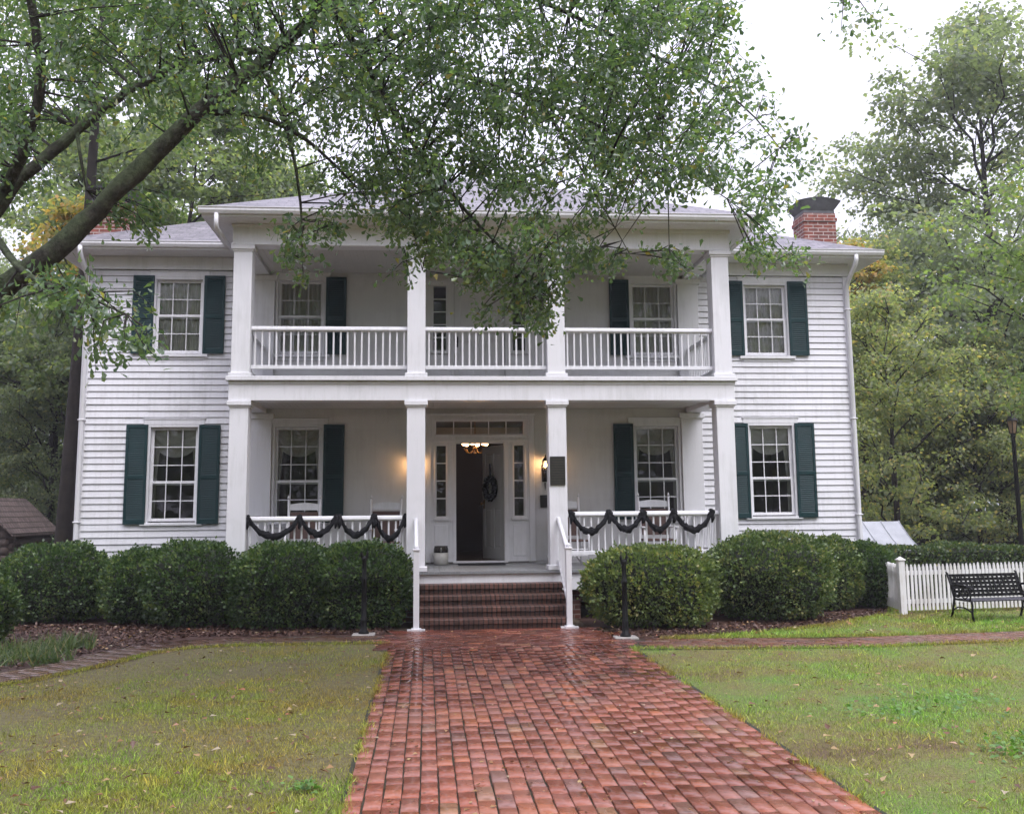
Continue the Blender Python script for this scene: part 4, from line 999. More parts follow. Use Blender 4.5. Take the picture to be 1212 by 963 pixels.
picket_run((0.6, 3.2), (.0, .06)).build('picket_panel', M['fence'], fc)
def fpost(x, y):
    b = MB(); b.bbox(x-.052, x+.052, y-.052, y+.052, -.03, .86, .006); b.bbox(x-.066, x+.066, y-.066, y+.066, .861, .885, .005)
    b.add([(x-.052, y-.052, .886), (x+.052, y-.052, .886), (x+.052, y+.052, .886), (x-.052, y+.052, .886), (x, y, .93)], [(0, 1, 4), (1, 2, 4), (2, 3, 4), (3, 0, 4)])
    b.build('post', M['fence'], fc)
fpost(0, 0); fpost(2.5, .38); fpost(5.0, .67); fpost(.6, 3.3)

# iron bench
bn = thing('iron_bench', 'black iron park bench with lattice back before the picket fence', 'bench', (7.78, -1.28, 0), R_(6)); bn.scale = (.93, .93, .92)
bw = .63
def bm(fn, name, mat=M['iron'], sm=False): b = MB(); fn(b); b.build(name, mat, bn, sm)
def seat_(b):
    for k in range(7): y = -.27+.062*k; b.bbox(-bw, bw, y, y+.05, .345-.012*abs(k-3)*.3, .368-.012*abs(k-3)*.3, .004)
bm(seat_, 'seat', M['bench_seat'])
def back_(b):
    def pt(x, t): return (x, .19+.13*t, .40+.32*t)
    for k in range(6):
        t = k/5; w_ = .040
        a = pt(-bw, t); c = pt(bw, t); b.box(-bw, bw, a[1]-.008, a[1]+.008, a[2]-w_/2-.004, a[2]+w_/2+.004)
    for k in range(15):
        x = -bw+.02+(2*bw-.04)*k/14; b.tube([pt(x, 0), pt(x, 1)], .019, 5)
bm(back_, 'backrest')
for s in (-1, 1):
    def end(b):
        x = s*(bw+.02)
        b.tube([(x, -.30, 0), (x, -.27, .14), (x, -.29, .28), (x, -.27, .36)], [.022, .017, .017, .02], 8)
        b.tube([(x, .30, 0), (x, .24, .15), (x, .18, .36), (x, .25, .56), (x, .34, .76), (x, .37, .775)], [.022, .017, .02, .018, .018, .014], 8)
        b.tube([(x, -.28, .345), (x, .18, .345)], .017, 8); b.tube([(x, -.27, .16), (x, -.1, .22), (x, .1, .22), (x, .235, .16)], .012, 8)
    bm(end, 'leg_frame', M['iron'], True)
    def armr(b):
        x = s*(bw+.02)
        b.tube([(x, .245, .56), (x, .10, .585), (x, -.12, .575), (x, -.27, .555), (x, -.32, .52), (x, -.29, .49), (x, -.26, .51)], [.018, .02, .02, .02, .018, .014, .01], 8)
        b.tube([(x, -.24, .36), (x, -.26, .46), (x, -.20, .55)], .013, 8)
        b.tube([(x, -.10+.09*math.cos(a), .46+.085*math.sin(a)) for a in np.linspace(0, 2*PI, 17)], .010, 6); b.tube([(x, .09+.07*math.cos(a), .46+.08*math.sin(a)) for a in np.linspace(0, 2*PI, 17)], .010, 6)
    bm(armr, 'arm', M['iron'], True)

# lamp post far right
lp = thing('lamp_post', 'tall black lamp post with an amber lantern head by the woods', 'street lamp', (14.49, 9, 0))
b = MB(); b.lathe([(.14, 0), (.14, .25), (.10, .32), (.08, .7), (.06, .8), (.050, 3.5), (.07, 3.53), (.05, 3.58)], (0, 0, 0), 12); b.build('pole', M['iron'], lp, True)
b = MB(); b.lathe([(.085, 3.62), (.14, 3.95)], (0, 0, 0), 6); b.build('lamp_glass', M['lamp_glass'], lp)
b = MB(); b.lathe([(.05, 3.58), (.095, 3.62)], (0, 0, 0), 6); b.lathe([(.18, 3.955), (.15, 3.99), (.05, 4.09), (.03, 4.11), (.02, 4.2)], (0, 0, 0), 6)
for k in range(6): a = 2*PI*k/6; b.tube([(.087*math.cos(a), .087*math.sin(a), 3.62), (.143*math.cos(a), .143*math.sin(a), 3.955)], .012, 5)
b.build('lamp_cage', M['iron'], lp)

# small shed with a metal roof, right
sh = thing('metal_roofed_shed', 'low shed with a curved grey metal roof behind the right corner of the house', 'shed', (7.6, 4.2, 0))
b = MB(); b.box(-.9, 1.35, -.1, 1.6, 0, .86); b.build('wall', M['log'], sh)
b = MB(); prof = [(-.34, .86), (-.1, .94), (.15, 1.06), (.4, 1.21), (.65, 1.37), (.72, 1.42)]
vs = [(x+k*0, y, z) for k, x in enumerate((-1.3, 1.62)) for y, z in prof]
xr = [1.60+.06*(i/(len(prof)-1)) for i in range(len(prof))]
vs = [(-1.6, y, z) for y, z in prof]+[(xr[i], y, z) for i, (y, z) in enumerate(prof)]+[(-1.6, y, z-.03) for y, z in prof]+[(xr[i], y, z-.03) for i, (y, z) in enumerate(prof)]
k = len(prof); b.add(vs, [(i, i+1, k+i+1, k+i)[::-1] for i in range(k-1)]+[(2*k+i, 3*k+i, 3*k+i+1, 2*k+i+1)[::-1] for i in range(k-1)]+[(i+k, i+1+k, i+1+3*k, i+3*k)[::-1] for i in range(k-1)]+[(0, k, 3*k, 2*k)[::-1]])
for q in range(9):
    f0 = q/8.0
    b.tube([(-1.6+(xr[i]+1.6)*f0, y, z+.008) for i, (y, z) in enumerate(prof)], .014, 4)
b.add([(-1.6, .72, 1.42), (1.66, .72, 1.42), (1.66, 1.8, .8), (-1.6, 1.8, .8)], [(0, 1, 2, 3)])
b.build('roof', M['metalroof'], sh)

# log cabin, left
lc = thing('log_cabin', 'small old log cabin with a weathered shake roof at the left edge', 'cabin', (-12.3, 10.4, 0))
HWc, Lc, ze, zr = 1.0, 3.0, 1.27, 2.19
b = MB()
for k in range(6):
    z = .12+k*.205
    b.tube([(-.95, 0, z), (.90, 0, z)], .11, 8)
    for x in (-.78, .72): b.tube([(x, -.18, z+.1), (x, Lc-.1, z+.1)], .11, 8)
b.build('wall', M['log'], lc, True)
b = MB(); b.box(-.75, .70, .03, Lc-.2, 0, 1.30); b.build('chinking', M['chink'], lc)
b = MB(); b.add([(-.9, 0, 1.30), (.85, 0, 1.30), (0, 0, 2.12), (-.9, .08, 1.30), (.85, .08, 1.30), (0, .08, 2.12)], [(0, 1, 2), (3, 5, 4)]); b.build('gable', M['log'], lc)
b = MB()
for s in (-1, 1):
    vs = [(s*HWc, -.35, ze), (s*HWc, Lc, ze), (0, Lc, zr), (0, -.35, zr)]; vs += [(x, y, z-.07) for x, y, z in vs]
    f = [(0, 1, 2, 3), (4, 7, 6, 5), (0, 4, 5, 1), (1, 5, 6, 2), (3, 7, 4, 0)]
    b.add(vs, f if s > 0 else [q[::-1] for q in f])
b.build('roof', M['shake'], lc)

# ------------------------------------------------------------------ bushes
def bush(label, cx, cy, rx, ry, h, mat, n=9000, seed=0, group='rounded bushes along the house front', name='boxwood_bush', sq=2.3, ls=(.036, .066)):
    rg = np.random.default_rng(100+seed)
    o = thing(name, label, 'bush', (cx, cy, 0), 0, group)
    kx = rg.normal(size=(7, 3))*2.2; kp = rg.uniform(0, 6.28, 7)
    def rad(d):                              # superellipsoid with lumps
        q = (np.abs(d[:, 0])**sq+np.abs(d[:, 1])**sq+np.abs(d[:, 2])**sq)**(-1/sq)
        lump = sum(np.sin(d@kx[i]*2.0+kp[i]) for i in range(7))/7
        fine = np.sin(d@kx[0]*9+kp[1])*np.sin(d@kx[2]*8+kp[3])
        tuft = np.abs(np.sin(d@kx[4]*6+kp[0])*np.sin(d@kx[5]*5+kp[2]))
        return q*(.97+.16*lump+.05*fine+.06*tuft)
    nu, nv = 28, 14; V = []
    for j in range(nv+1):
        for i in range(nu):
            ph = -0.95+ (PI/2+.95)*j/nv; th = 2*PI*i/nu; V.append((math.cos(ph)*math.cos(th), math.cos(ph)*math.sin(th), math.sin(ph)))
    V = np.array(V); rr = rad(V)*.86; hz = h*.52
    core = np.stack([V[:, 0]*rr*rx, V[:, 1]*rr*ry, hz+V[:, 2]*rr*(h-hz)], -1); core[:, 2] = np.where(core[:, 2] < hz, hz+(core[:, 2]-hz)*hz/(h-hz)*1.2, core[:, 2]); core[:, 2] = np.maximum(core[:, 2], -.02)
    m = MB(); m.add(core, [(j*nu+i, j*nu+(i+1) % nu, (j+1)*nu+(i+1) % nu, (j+1)*nu+i) for j in range(nv) for i in range(nu)])
    m.build('branches', M['twig'], o, True)
    d = unit(rg.normal(size=(int(n*1.25), 3))); d = d[d[:, 2] > -.85][:n]; k = len(d)
    r2 = rad(d)*(1-.13*rg.uniform(0, 1, k)**2+.035*np.abs(rg.normal(size=k))*(rg.uniform(0, 1, k) > .6))
    P = np.stack([d[:, 0]*r2*rx, d[:, 1]*r2*ry, hz+d[:, 2]*r2*(h-hz)], -1); P[:, 2] = np.where(P[:, 2] < hz, hz+(P[:, 2]-hz)*hz/(h-hz)*1.15, P[:, 2]); keep = P[:, 2] > .05; P = P[keep]; d = d[keep]; k = len(P)
    D = d*.9+rg.normal(0, .55, (k, 3))+np.array([0, 0, .35])
    js = rg.choice(k, 70); js = js[P[js, 2] > h*.35]; SP = []; SD = []      # stray shoots
    for j in js:
        a = unit(d[j]*.6+np.array([0, 0, .8])+rg.normal(0, .2, 3)); ln = rg.uniform(.05, .13); w = int(ln/.012)
        SP.append(P[j]+a*np.linspace(0, ln, w)[:, None]); SD.append(a*.6+rg.normal(0, .6, (w, 3)))
    P = np.concatenate([P]+SP); D = np.concatenate([D]+SD); k = len(P)
    leaf_obj('foliage', P, D, rg.normal(size=(k, 3)), rg.uniform(ls[0], ls[1], k), KITE, KITE_F, mat, o)
    return o
bush('dark rounded bush at the far left corner of the house', -7.10, 1.2, .90, .80, 1.22, M['box_leaf'], 14300, 1)
bush('narrow dark bush squeezed between the far left bush and the long clipped bushes', -5.58, .66, .60, .66, 1.13, M['box_leaf'], 10400, 2)
bush('large dark bush below the lower left window, second from the left corner', -4.50, .12, .90, .80, 1.26, M['box_leaf'], 14300, 3)
bush('large dark bush under the left porch railing, left of the forked post', -3.10, -.42, .92, .70, 1.27, M['box_leaf'], 14300, 4)
bush('dark rounded bush touching the steps on their left, behind the forked post', -1.95, -.62, .74, .64, 1.25, M['box_leaf'], 13000, 5)
bush('yellowish green bush touching the right of the steps behind the forked post', 2.40, -1.30, 1.02, .62, 1.18, M['box_leaf2'], 14300, 6)
bush('tall rounded bush below the right shutters, right of the yellowish bush', 4.50, -.45, .97, .85, 1.32, M['box_leaf3'], 15600, 7)
bush('bush half hidden behind the tall rounded bush at the right window', 5.92, .85, .58, .62, 1.19, M['box_leaf3'], 10400, 8)
bush('dark bush at the right house corner beside the picket fence', 6.78, 1.10, .52, .60, 1.10, M['box_leaf'], 10400, 9)
bush('small dark shrub cut by the left edge of the photo', -7.15, -1.9, .55, .5, .95, M['box_leaf'], 5000, 10, None, 'shrub', 2.2, (.04, .07))
hd = thing('hedge', 'long level clipped hedge running behind the picket fence', 'hedge', (11, 2.0, 0))
k = 26000; P = np.stack([rng.uniform(-3.9, 9, k), rng.uniform(-.55, .55, k), np.zeros(k)], -1); P[:, 1] += P[:, 0]*.05
zt = .98+.04*np.sin(P[:, 0]*2.1)+.03*np.sin(P[:, 0]*5.3); side = rng.uniform(0, 1, k) < .5
P[:, 2] = np.where(side, rng.uniform(.1, 1, k)*zt, zt-.05*rng.uniform(0, 1, k)**2)
P[:, 1] = np.where(side, P[:, 0]*.05-.55+.08*rng.normal(size=k)*.5, P[:, 1])
leaf_obj('foliage', P, np.stack([rng.normal(0, .6, k), rng.normal(-.4, .6, k), rng.normal(.6, .5, k)], -1), rng.normal(size=(k, 3)), rng.uniform(.04, .075, k), KITE, KITE_F, M['hedge_leaf'], hd)
b = MB(); b.add([(-3.85, -.19-.45, 0), (9, .45-.45, 0), (9, .9, 0), (-3.85, .3, 0), (-3.85, -.19-.45, .9), (9, .45-.45, .9), (9, .9, .9), (-3.85, .3, .9)], [(0, 1, 5, 4), (1, 2, 6, 5), (2, 3, 7, 6), (3, 0, 4, 7), (4, 5, 6, 7)]); b.build('branches', M['twig'], hd)

# ------------------------------------------------------------------ trees of the wood
def limb_curve(p, q, sag=0.0, n=6, wob=.06):
    p = np.array(p, float); q = np.array(q, float); Ln = np.linalg.norm(q-p); out = []
    for i in range(n+1):
        t = i/n; c = p+(q-p)*t; c[2] += sag*Ln*4*t*(1-t)
        if 0 < i < n: c += np.array([random.gauss(0, wob), random.gauss(0, wob), random.gauss(0, wob*.6)])*Ln*.5
        out.append(c)
    return out
def make_tree_mesh(h, cw, cb, trunk_r, nclump, nleaf, ls, seed, top=.5):
    """crown between cb*h and h, half width cw; returns trunk MB and leaf arrays"""
    random.seed(seed); rg = np.random.default_rng(seed)
    tb = MB(); stem = [np.array([0, 0, -.3])]
    for i in range(1, 9):
        t = i/8; stem.append(np.array([random.gauss(0, .10)*h*.06*t*2, random.gauss(0, .10)*h*.06*t*2, h*.88*t]))
    tb.tube(stem, [trunk_r*(1.25 if i == 0 else 1)*(1-i/8.6) for i in range(9)], 9)
    cl = []
    for k in range(nclump):
        z = cb+(1-cb)*rg.uniform(.0, 1)**.9; prof = math.sin(PI*min(max((z-cb)/(1-cb)*.86+.14, 0), 1))**.7
        a = rg.uniform(0, 2*PI); r = cw*prof*math.sqrt(rg.uniform(.15, 1)); cl.append(np.array([r*math.cos(a), r*math.sin(a), h*(cb*.95+(z-cb)*.97+.02)]))
    bases = []
    for k, c in enumerate(cl):
        zz = max(c[2]-.55*math.hypot(c[0], c[1])-.3, h*cb*.55); i = min(int(zz/(h*.88)*8), 7); base = stem[i]+(stem[i+1]-stem[i])*((zz/(h*.88)*8)-i)
        bases.append(base)
        if k % 2 == 0: tb.tube(limb_curve(base, c, .04, 5, .05), list(np.linspace(trunk_r*.32*(1-.6*zz/h), .012, 6)), 5)
    Ps = []; Ds = []; sub = 7; m = nleaf//(nclump*sub)
    for c, base in zip(cl, bases):
        ax = c-base
        for j in range(sub):
            t = rg.uniform(.45, 1.08); q = base+ax*t+rg.normal(0, 1, 3)*np.array([cw*.10, cw*.10, cw*.055])
            s = rg.uniform(.06, .125)*cw; g = unit(rg.normal(size=(m, 3)))*(rg.uniform(0, 1, (m, 1))**.45)*np.array([s*1.5, s*1.5, s*.75])
            if j < 3: tb.tube([base+ax*max(t-.25, .2), q], [.022, .006], 4, False)
            Ps.append(q+g); Ds.append(g*np.array([1, 1, .3])/s*.6+rg.normal(0, .5, (m, 3))+np.array([0, 0, -.4]))
    P = np.concatenate(Ps); D = np.concatenate(Ds); Nn = rg.normal(0, .55, (len(P), 3))+np.array([0, 0, 1.0])
    return tb, P, D, Nn, rg.uniform(ls*.7, ls*1.3, len(P))
TREES = {}
def tree_kind(key, mat, bark, *args):
    tb, P, D, Nn, sz = make_tree_mesh(*args)
    t = bpy.data.objects.new('proto', None)
    tr_ = tb.build('trunk', bark, None, True); cr_ = leaf_obj('crown', P, D, Nn, sz, KITE, KITE_F, mat)
    TREES[key] = (tr_.data, cr_.data); bpy.data.objects.remove(tr_); bpy.data.objects.remove(cr_); bpy.data.objects.remove(t)
tree_kind('tall_pale', M['leaf_pale'], M['bark_dark'], 16.0, 5.6, .16, .26, 74, 52000, .15, 11)
tree_kind('tall_mid', M['leaf_mid'], M['bark_dark'], 15.0, 4.4, .30, .22, 54, 32000, .16, 12)
tree_kind('small_yellow', M['leaf_yellow'], M['bark_dark'], 8.0, 3.3, .12, .11, 46, 19000, .115, 13)
tree_kind('small_mid', M['leaf_mid'], M['bark_dark'], 8.5, 3.5, .08, .12, 46, 19000, .12, 14)
tree_kind('autumn', M['leaf_autumn'], M['bark_dark'], 9.8, 1.7, .74, .09, 14, 2600, .14, 15)
tree_kind('bright', M['leaf_bright'], M['bark_dark'], 11.0, 4.2, .34, .18, 50, 22000, .12, 16)
tree_kind('thin', M['leaf_mid'], M['bark_dark'], 14.0, 3.6, .40, .17, 40, 14000, .17, 17)
NAMES = dict(tall_pale='tall_tree', tall_mid='tall_tree', small_yellow='understory_tree', small_mid='understory_tree', autumn='autumn_tree', bright='broadleaf_tree', thin='slender_tree')
def gx(u, Y): 
    d = _R*(u-606.0)/F_+_U*(436.5-620)/F_+_fw; return CAM[0]+d[0]*(Y-CAM[1])/d[1]
def plant(key, u, Y, label, s=1.0, rz=0.0, sx=1.0, group='trees of the wood round the house'):
    t = thing(NAMES[key], label, 'tree', (gx(u, Y), Y, 0), rz, group); t.scale = (s*sx, s*sx, s)
    link('trunk', TREES[key][0], t); link('crown', TREES[key][1], t); return t
# right of the house
plant('tall_pale', 1196, 17, 'tall pale grey-green tree right of the chimney, reaching the top of the photo', 1.24, .4, .98)
plant('bright', 1375, 4, 'bright green tree leaning in from the right edge above the fence', 1.0, 1.2)
plant('small_yellow', 1062, 9.5, 'yellowing small tree directly beside the right house corner', .95, .3)
plant('small_yellow', 1160, 14.5, 'yellowing small tree behind the hedge, left of the lamp post', .92, 2.1)
plant('small_mid', 1262, 15.5, 'green understory tree right of the lamp post', 1.0, 1.1)
plant('tall_mid', 1100, 24, 'dark trunked tall tree behind the yellowing trees at right', .92, 2.2)
plant('tall_pale', 1262, 26, 'pale tree far behind the lamp post at the right edge', 1.0, 3.3)
plant('autumn', 1024, 13.5, 'small orange-tinted tree rising right behind the chimney', 1.04, .9)
plant('small_yellow', 1030, 16, 'tall yellowing tree behind the chimney and the orange-tinted tree', 1.35, 1.9)
plant('small_mid', 1110, 20, 'green understory tree in the gap above the metal shed roof', .95, 4.0)
plant('small_mid', 1010, 22, 'green understory tree hidden low behind the right house corner', 1.0, 5.0)
plant('tall_pale', 1092, 27, 'pale airy tree far behind the chimney, left of the tallest pale tree', .98, 4.6)
# behind the house
plant('tall_pale', 905, 24, 'grey-green tree peeping over the roof left of the right chimney', .82, 2.0)
plant('thin', 800, 30, 'tree behind the roof, right of the ridge', .95, .6)
plant('thin', 690, 34, 'thin tree behind the ridge of the porch roof', .95, 1.6)
plant('thin', 470, 33, 'thin tree behind the roof, left of its ridge', 1.0, 2.6)
plant('tall_mid', 390, 26, 'tall green tree behind the left roof slope, right of the left chimney', 1.0, 3.6)
plant('tall_mid', 262, 20, 'tall tree behind the left wing roof', .95, 4.4)
plant('tall_mid', 150, 24, 'tall tree rising behind the left brick chimney', 1.05, 5.2)
plant('tall_mid', 215, 13, 'dense tree close behind the left wing roof, right of the left chimney', .98, .7)
plant('tall_mid', 95, 16, 'dense tree behind the left chimney and the dark trunk', 1.0, 1.9)
plant('tall_mid', 320, 18, 'dense tree behind the left half of the porch roof', .95, 2.9)
# left of the house
plant('small_mid', 62, 19, 'green understory tree behind the log cabin, beside the dark trunk', 1.05, .2)
plant('small_yellow', 20, 24, 'yellow-green tree deep behind the log cabin roof', 1.2, 1.4)
plant('small_mid', -35, 18, 'green understory tree at the left edge behind the cabin', 1.1, 2.4)
plant('thin', 30, 30, 'thin tree far behind the log cabin', .8, 3.1)
plant('tall_pale', -60, 30, 'pale tall tree at the far left edge', 1.0, 4.1)
plant('autumn', 80, 8.2, 'small tree with orange leaves left of the left chimney', .98, 1.0)
plant('tall_pale', 58, 17, 'pale grey-green tree between the dark trunk and the cabin', .58, 2.6)
# the dark trunk beside the left corner of the house
dt = thing('pine_tree', 'dark bare straight trunk close to the left corner of the house', 'tree', (-8.12, 4.4, 0))
b = MB(); b.tube([(-.06, 0, -.2), (-.02, 0, 1.0), (.10, 0, 5.3), (.16, .05, 8.5), (.2, .1, 12), (.25, .1, 15)], [.19, .165, .12, .10, .07, .03], 12)
for k in range(9):
    a = k*2.4; z = 9+k*.65; b.tube([(.17, .05, z), (.17+.9*math.cos(a), .9*math.sin(a), z+.3), (.17+1.8*math.cos(a), 1.8*math.sin(a), z+.35)], [.03, .02, .008], 5)
b.build('trunk', M['bark_dark'], dt, True)
P = []
for k in range(9):
    a = k*2.4; z = 9+k*.65; c = np.array([.17+1.5*math.cos(a), 1.5*math.sin(a), z+.35]); P.append(c+rng.normal(size=(600, 3))*np.array([.6, .6, .3]))
P = np.concatenate(P); leaf_obj('crown', P, rnd_dirs(len(P)), rng.normal(0, .5, (len(P), 3))+np.array([0, 0, 1]), rng.uniform(.1, .18, len(P)), KITE, KITE_F, M['leaf_mid'], dt)
# far wood as one mass all round, standing well behind the single trees; behind the viewer it comes closer
n = 60000
ang = rng.uniform(-1.15, 1.25, n); dist = rng.uniform(52, 70, n)
top = 7.5+3.0*np.sin(ang*9.0)+2.0*np.sin(ang*23+1)+1.2*np.sin(ang*51)+np.where(np.abs(ang-.06) < .40, -2.5, np.where(ang < 0, -2.0, 1.5))
n2 = 34000; a2 = rng.uniform(1.25, 2*PI-1.15, n2); d2 = rng.uniform(24, 38, n2); t2 = 14+3*np.sin(a2*7)+2*np.sin(a2*17+1)
ang = np.concatenate([ang, a2]); dist = np.concatenate([dist, d2]); top = np.concatenate([top, t2]); n += n2
X_ = CAM[0]+dist*np.sin(ang); Y_ = CAM[1]+dist*np.cos(ang)
Z_ = top*rng.uniform(0, 1, n)**.8
P = np.stack([X_, Y_, Z_], -1)+rng.normal(0, .5, (n, 3)); P[:, 2] = np.maximum(P[:, 2], .1)
fw_ = leaf_obj('woodland', P, rnd_dirs(n), rnd_dirs(n), np.concatenate([rng.uniform(.35, .8, n-n2), rng.uniform(.5, 1.0, n2)]), KITE, KITE_F, M['leaf_mid'])
kind(fw_, 'stuff'); fw_['label'] = 'distant green wood behind the house and lawns'; fw_['category'] = 'wood'

# ------------------------------------------------------------------ the great oak whose limbs hang before the house
random.seed(21); rng = np.random.default_rng(21)
oak = thing('oak_tree', 'large mossy oak at the left whose leafy limbs overhang the whole scene', 'tree', (-5.75, -8.6, 0))
OV = np.array([-5.75, -8.6, 0])
ob = MB()
def rel(p): return np.array(p)-OV
def from_px(ctrl):
    return [rel(at(u, v, d)) for u, v, d, r in ctrl], [r for *_, r in ctrl]
def smooth_line(P, R, k=2):
    for _ in range(k):
        Q = [P[0]]; S = [R[0]]
        for i in range(len(P)-1):
            Q += [P[i]*.75+P[i+1]*.25, P[i]*.25+P[i+1]*.75]; S += [R[i]*.75+R[i+1]*.25, R[i]*.25+R[i+1]*.75]
        P = Q+[P[-1]]; R = S+[R[-1]]
    return P, R
LIMBS = []
def limb(P, R, n=10):
    P, R = smooth_line(P, R); P = [p+rng.normal(0, .12*r, 3) for p, r in zip(P, R)]; R = [r*(1+.07*math.sin(i*1.3+r*40)+rng.normal(0, .03)) for i, r in enumerate(R)]
    ob.tube(P, R, n); LIMBS.extend([(p, r) for p, r in zip(P, R)])
limb([np.array(p, float) for p in [(0, 0, -.3), (.02, 0, .3), (.05, .05, 1.4), (.1, .15, 2.4), (.2, .25, 3.1)]], [.55, .40, .32, .30, .27], 14)
A_, B_ = from_px([(-60, 398, 8.25, .14), (0, 345, 8.3, .098), (95, 272, 8.4, .085), (150, 215, 8.5, .078), (235, 130, 8.7, .068), (310, 75, 8.9, .060), (390, 2, 9.1, .050), (470, -60, 9.4, .045), (600, -110, 9.8, .03), (760, -120, 10.2, .015)])
limb([np.array([.15, .2, 2.7])]+A_, [.2]+B_)
A_, B_ = from_px([(-40, 300, 8.7, .11), (8, 222, 8.9, .066), (60, 182, 9.1, .050), (100, 147, 9.2, .044), (150, 108, 9.3, .040), (210, 76, 9.5, .040), (290, 60, 9.8, .034), (420, 54, 10.2, .028), (520, 30, 10.5, .020), (640, 10, 10.8, .010)])
limb([np.array([.2, .25, 3.0])]+A_, [.18]+B_)
A_, B_ = from_px([(8, 225, 8.85, .056), (35, 160, 8.6, .048), (50, 100, 8.5, .042), (46, 50, 8.4, .037), (30, -30, 8.3, .035), (60, -120, 8.4, .02)]); limb(A_, B_)
for ctrl in ([(232, 135, 8.7, .035), (290, 131, 8.9, .028), (340, 150, 9.1, .022), (380, 178, 9.3, .016), (430, 230, 9.5, .008)],
             [(390, 4, 9.1, .04), (430, 70, 9.3, .030), (490, 175, 9.4, .022), (550, 250, 9.4, .016), (605, 305, 9.4, .010), (640, 350, 9.4, .005)],
             [(420, 54, 10.2, .022), (520, 80, 10.0, .020), (640, 120, 9.9, .016), (760, 170, 9.8, .012), (860, 235, 9.7, .006)],
             [(470, -58, 9.4, .03), (620, -10, 9.7, .024), (760, 60, 9.9, .018), (870, 110, 10.0, .010), (935, 190, 10.0, .004)],
             [(310, 75, 8.9, .03), (340, 150, 8.9, .02), (356, 230, 8.9, .012), (358, 310, 8.9, .005)],
             [(420, 54, 10.2, .02), (450, 150, 9.8, .016), (480, 230, 9.6, .010), (500, 320, 9.5, .004)],
             [(-20, 260, 8.6, .04), (30, 330, 7.9, .025), (90, 345, 7.6, .016), (150, 372, 7.5, .007)],
             [(600, -108, 9.8, .025), (760, 0, 10.6, .018), (850, 60, 10.8, .008)],
             [(90, 150, 9.2, .02), (96, 190, 9.0, .014), (102, 225, 9.0, .007)],
             [(758, -119, 10.2, .018), (880, -110, 9.7, .013), (980, -60, 9.3, .008), (1008, 8, 9.0, .003)],
             [(640, 120, 9.9, .014), (700, 220, 9.6, .010), (745, 300, 9.5, .004)],
             [(760, 60, 9.9, .014), (790, 200, 9.7, .009), (792, 290, 9.7, .004)]):
    A_, B_ = from_px(ctrl); limb(A_, B_, 7)
# leaf sprays: clusters in the hanging volume of the crown
low_u = [-80, 0, 60, 130, 200, 260, 330, 400, 450, 500, 560, 620, 670, 720, 760, 800, 850, 900, 945]
low_v = [300, 260, 150, 135, 150, 185, 200, 205, 240, 280, 305, 325, 290, 255, 230, 228, 232, 250, 215]
top_u = [-80, 830, 850, 880, 905, 930, 950]; top_v = [-140, -140, -20, 55, 105, 150, 200]
sprays = []
def spray(u, v, d, n=62, s=.20): sprays.append((rel(at(u, v, d)), n, s*rng.uniform(.55, 1.05)))
tries = 0
while len(sprays) < 1420 and tries < 14000:
    tries += 1
    u = rng.uniform(-80, 950); v = rng.uniform(-130, 375)
    if v > np.interp(u, low_u, low_v) or v < np.interp(u, top_u, top_v): continue
    depth = rng.uniform(7.8, 11.6) if u > 330 else (rng.uniform(9.3, 11.8) if rng.uniform() < .8 else rng.uniform(7.6, 9.2))
    fr = (np.interp(u, low_u, low_v)-v)
    g = math.sin(u*.021+1.0)+math.sin(v*.031+u*.012)+math.sin(u*.047-v*.036+2)
    thin = .08 if u < 235 else .0
    if v > 100 and 235 < u < 430: thin = max(thin, .38)
    if g > 1.15: thin = max(thin, .62)
    if fr < 45: thin = max(thin, .35)
    if u > 780 and fr < 900: thin = max(thin, .40 if u < 860 else .62)
    if rng.uniform() < thin: continue
    spray(u, v, depth)
for _ in range(240):                              # the rest of the crown, above and behind the frame
    a = rng.normal(size=3); a = a/np.linalg.norm(a)*rng.uniform(.3, 1)**.5
    c = np.array([-2.6, -8.8, 9.2])+a*np.array([6.6, 5.6, 3.2])
    q = c-CAM; z_ = q@_fw; u = 606+F_*(q@_R)/max(z_, .01); v = 436.5-F_*(q@_U)/max(z_, .01)
    if z_ > .5 and -60 < u < 1270 and -110 < v < 980: continue
    sprays.append((c-OV, 60, .34))
for (u, v, su, sv, d, k) in [(352, 285, 28, 28, 8.9, 9), (395, 262, 25, 16, 9.0, 6), (620, 335, 38, 24, 9.4, 20), (560, 305, 35, 22, 9.4, 14), (500, 300, 22, 20, 9.5, 7), (638, 368, 16, 12, 9.4, 7), (788, 292, 12, 16, 9.6, 6), (727, 300, 10, 14, 9.5, 4),
                             (690, 300, 18, 14, 9.6, 7), (895, 285, 16, 22, 10, 9), (935, 300, 10, 14, 10, 3), (105, 358, 44, 16, 7.6, 7), (140, 385, 26, 14, 7.5, 4), (55, 345, 30, 18, 7.7, 5), (172, 395, 14, 10, 7.5, 2), (112, 398, 12, 10, 7.5, 2), (14, 355, 30, 22, 7.9, 6),
                             (80, 335, 40, 20, 8.0, 4), (992, 8, 14, 12, 9.0, 2), (1030, 16, 9, 10, 9.0, 1), (935, 175, 10, 16, 10.0, 3), (915, 120, 10, 12, 10, 2), (178, 252, 22, 18, 9.8, 8), (130, 240, 18, 14, 9.7, 8), (30, 120, 40, 50, 10.2, 12), (130, 60, 60, 40, 10.4, 14), (470, 255, 26, 22, 9.6, 8), (440, 210, 30, 25, 9.5, 10)]:
    for _ in range(k): spray(u+rng.normal(0, su*.6), v+rng.normal(0, sv*.6), d+rng.normal(0, .35), 46, .15)
Pl, Dl = [], []
Lp = np.array([p for p, r in LIMBS if r > .004]); Lr = np.array([r for p, r in LIMBS if r > .004])
tw = MB()
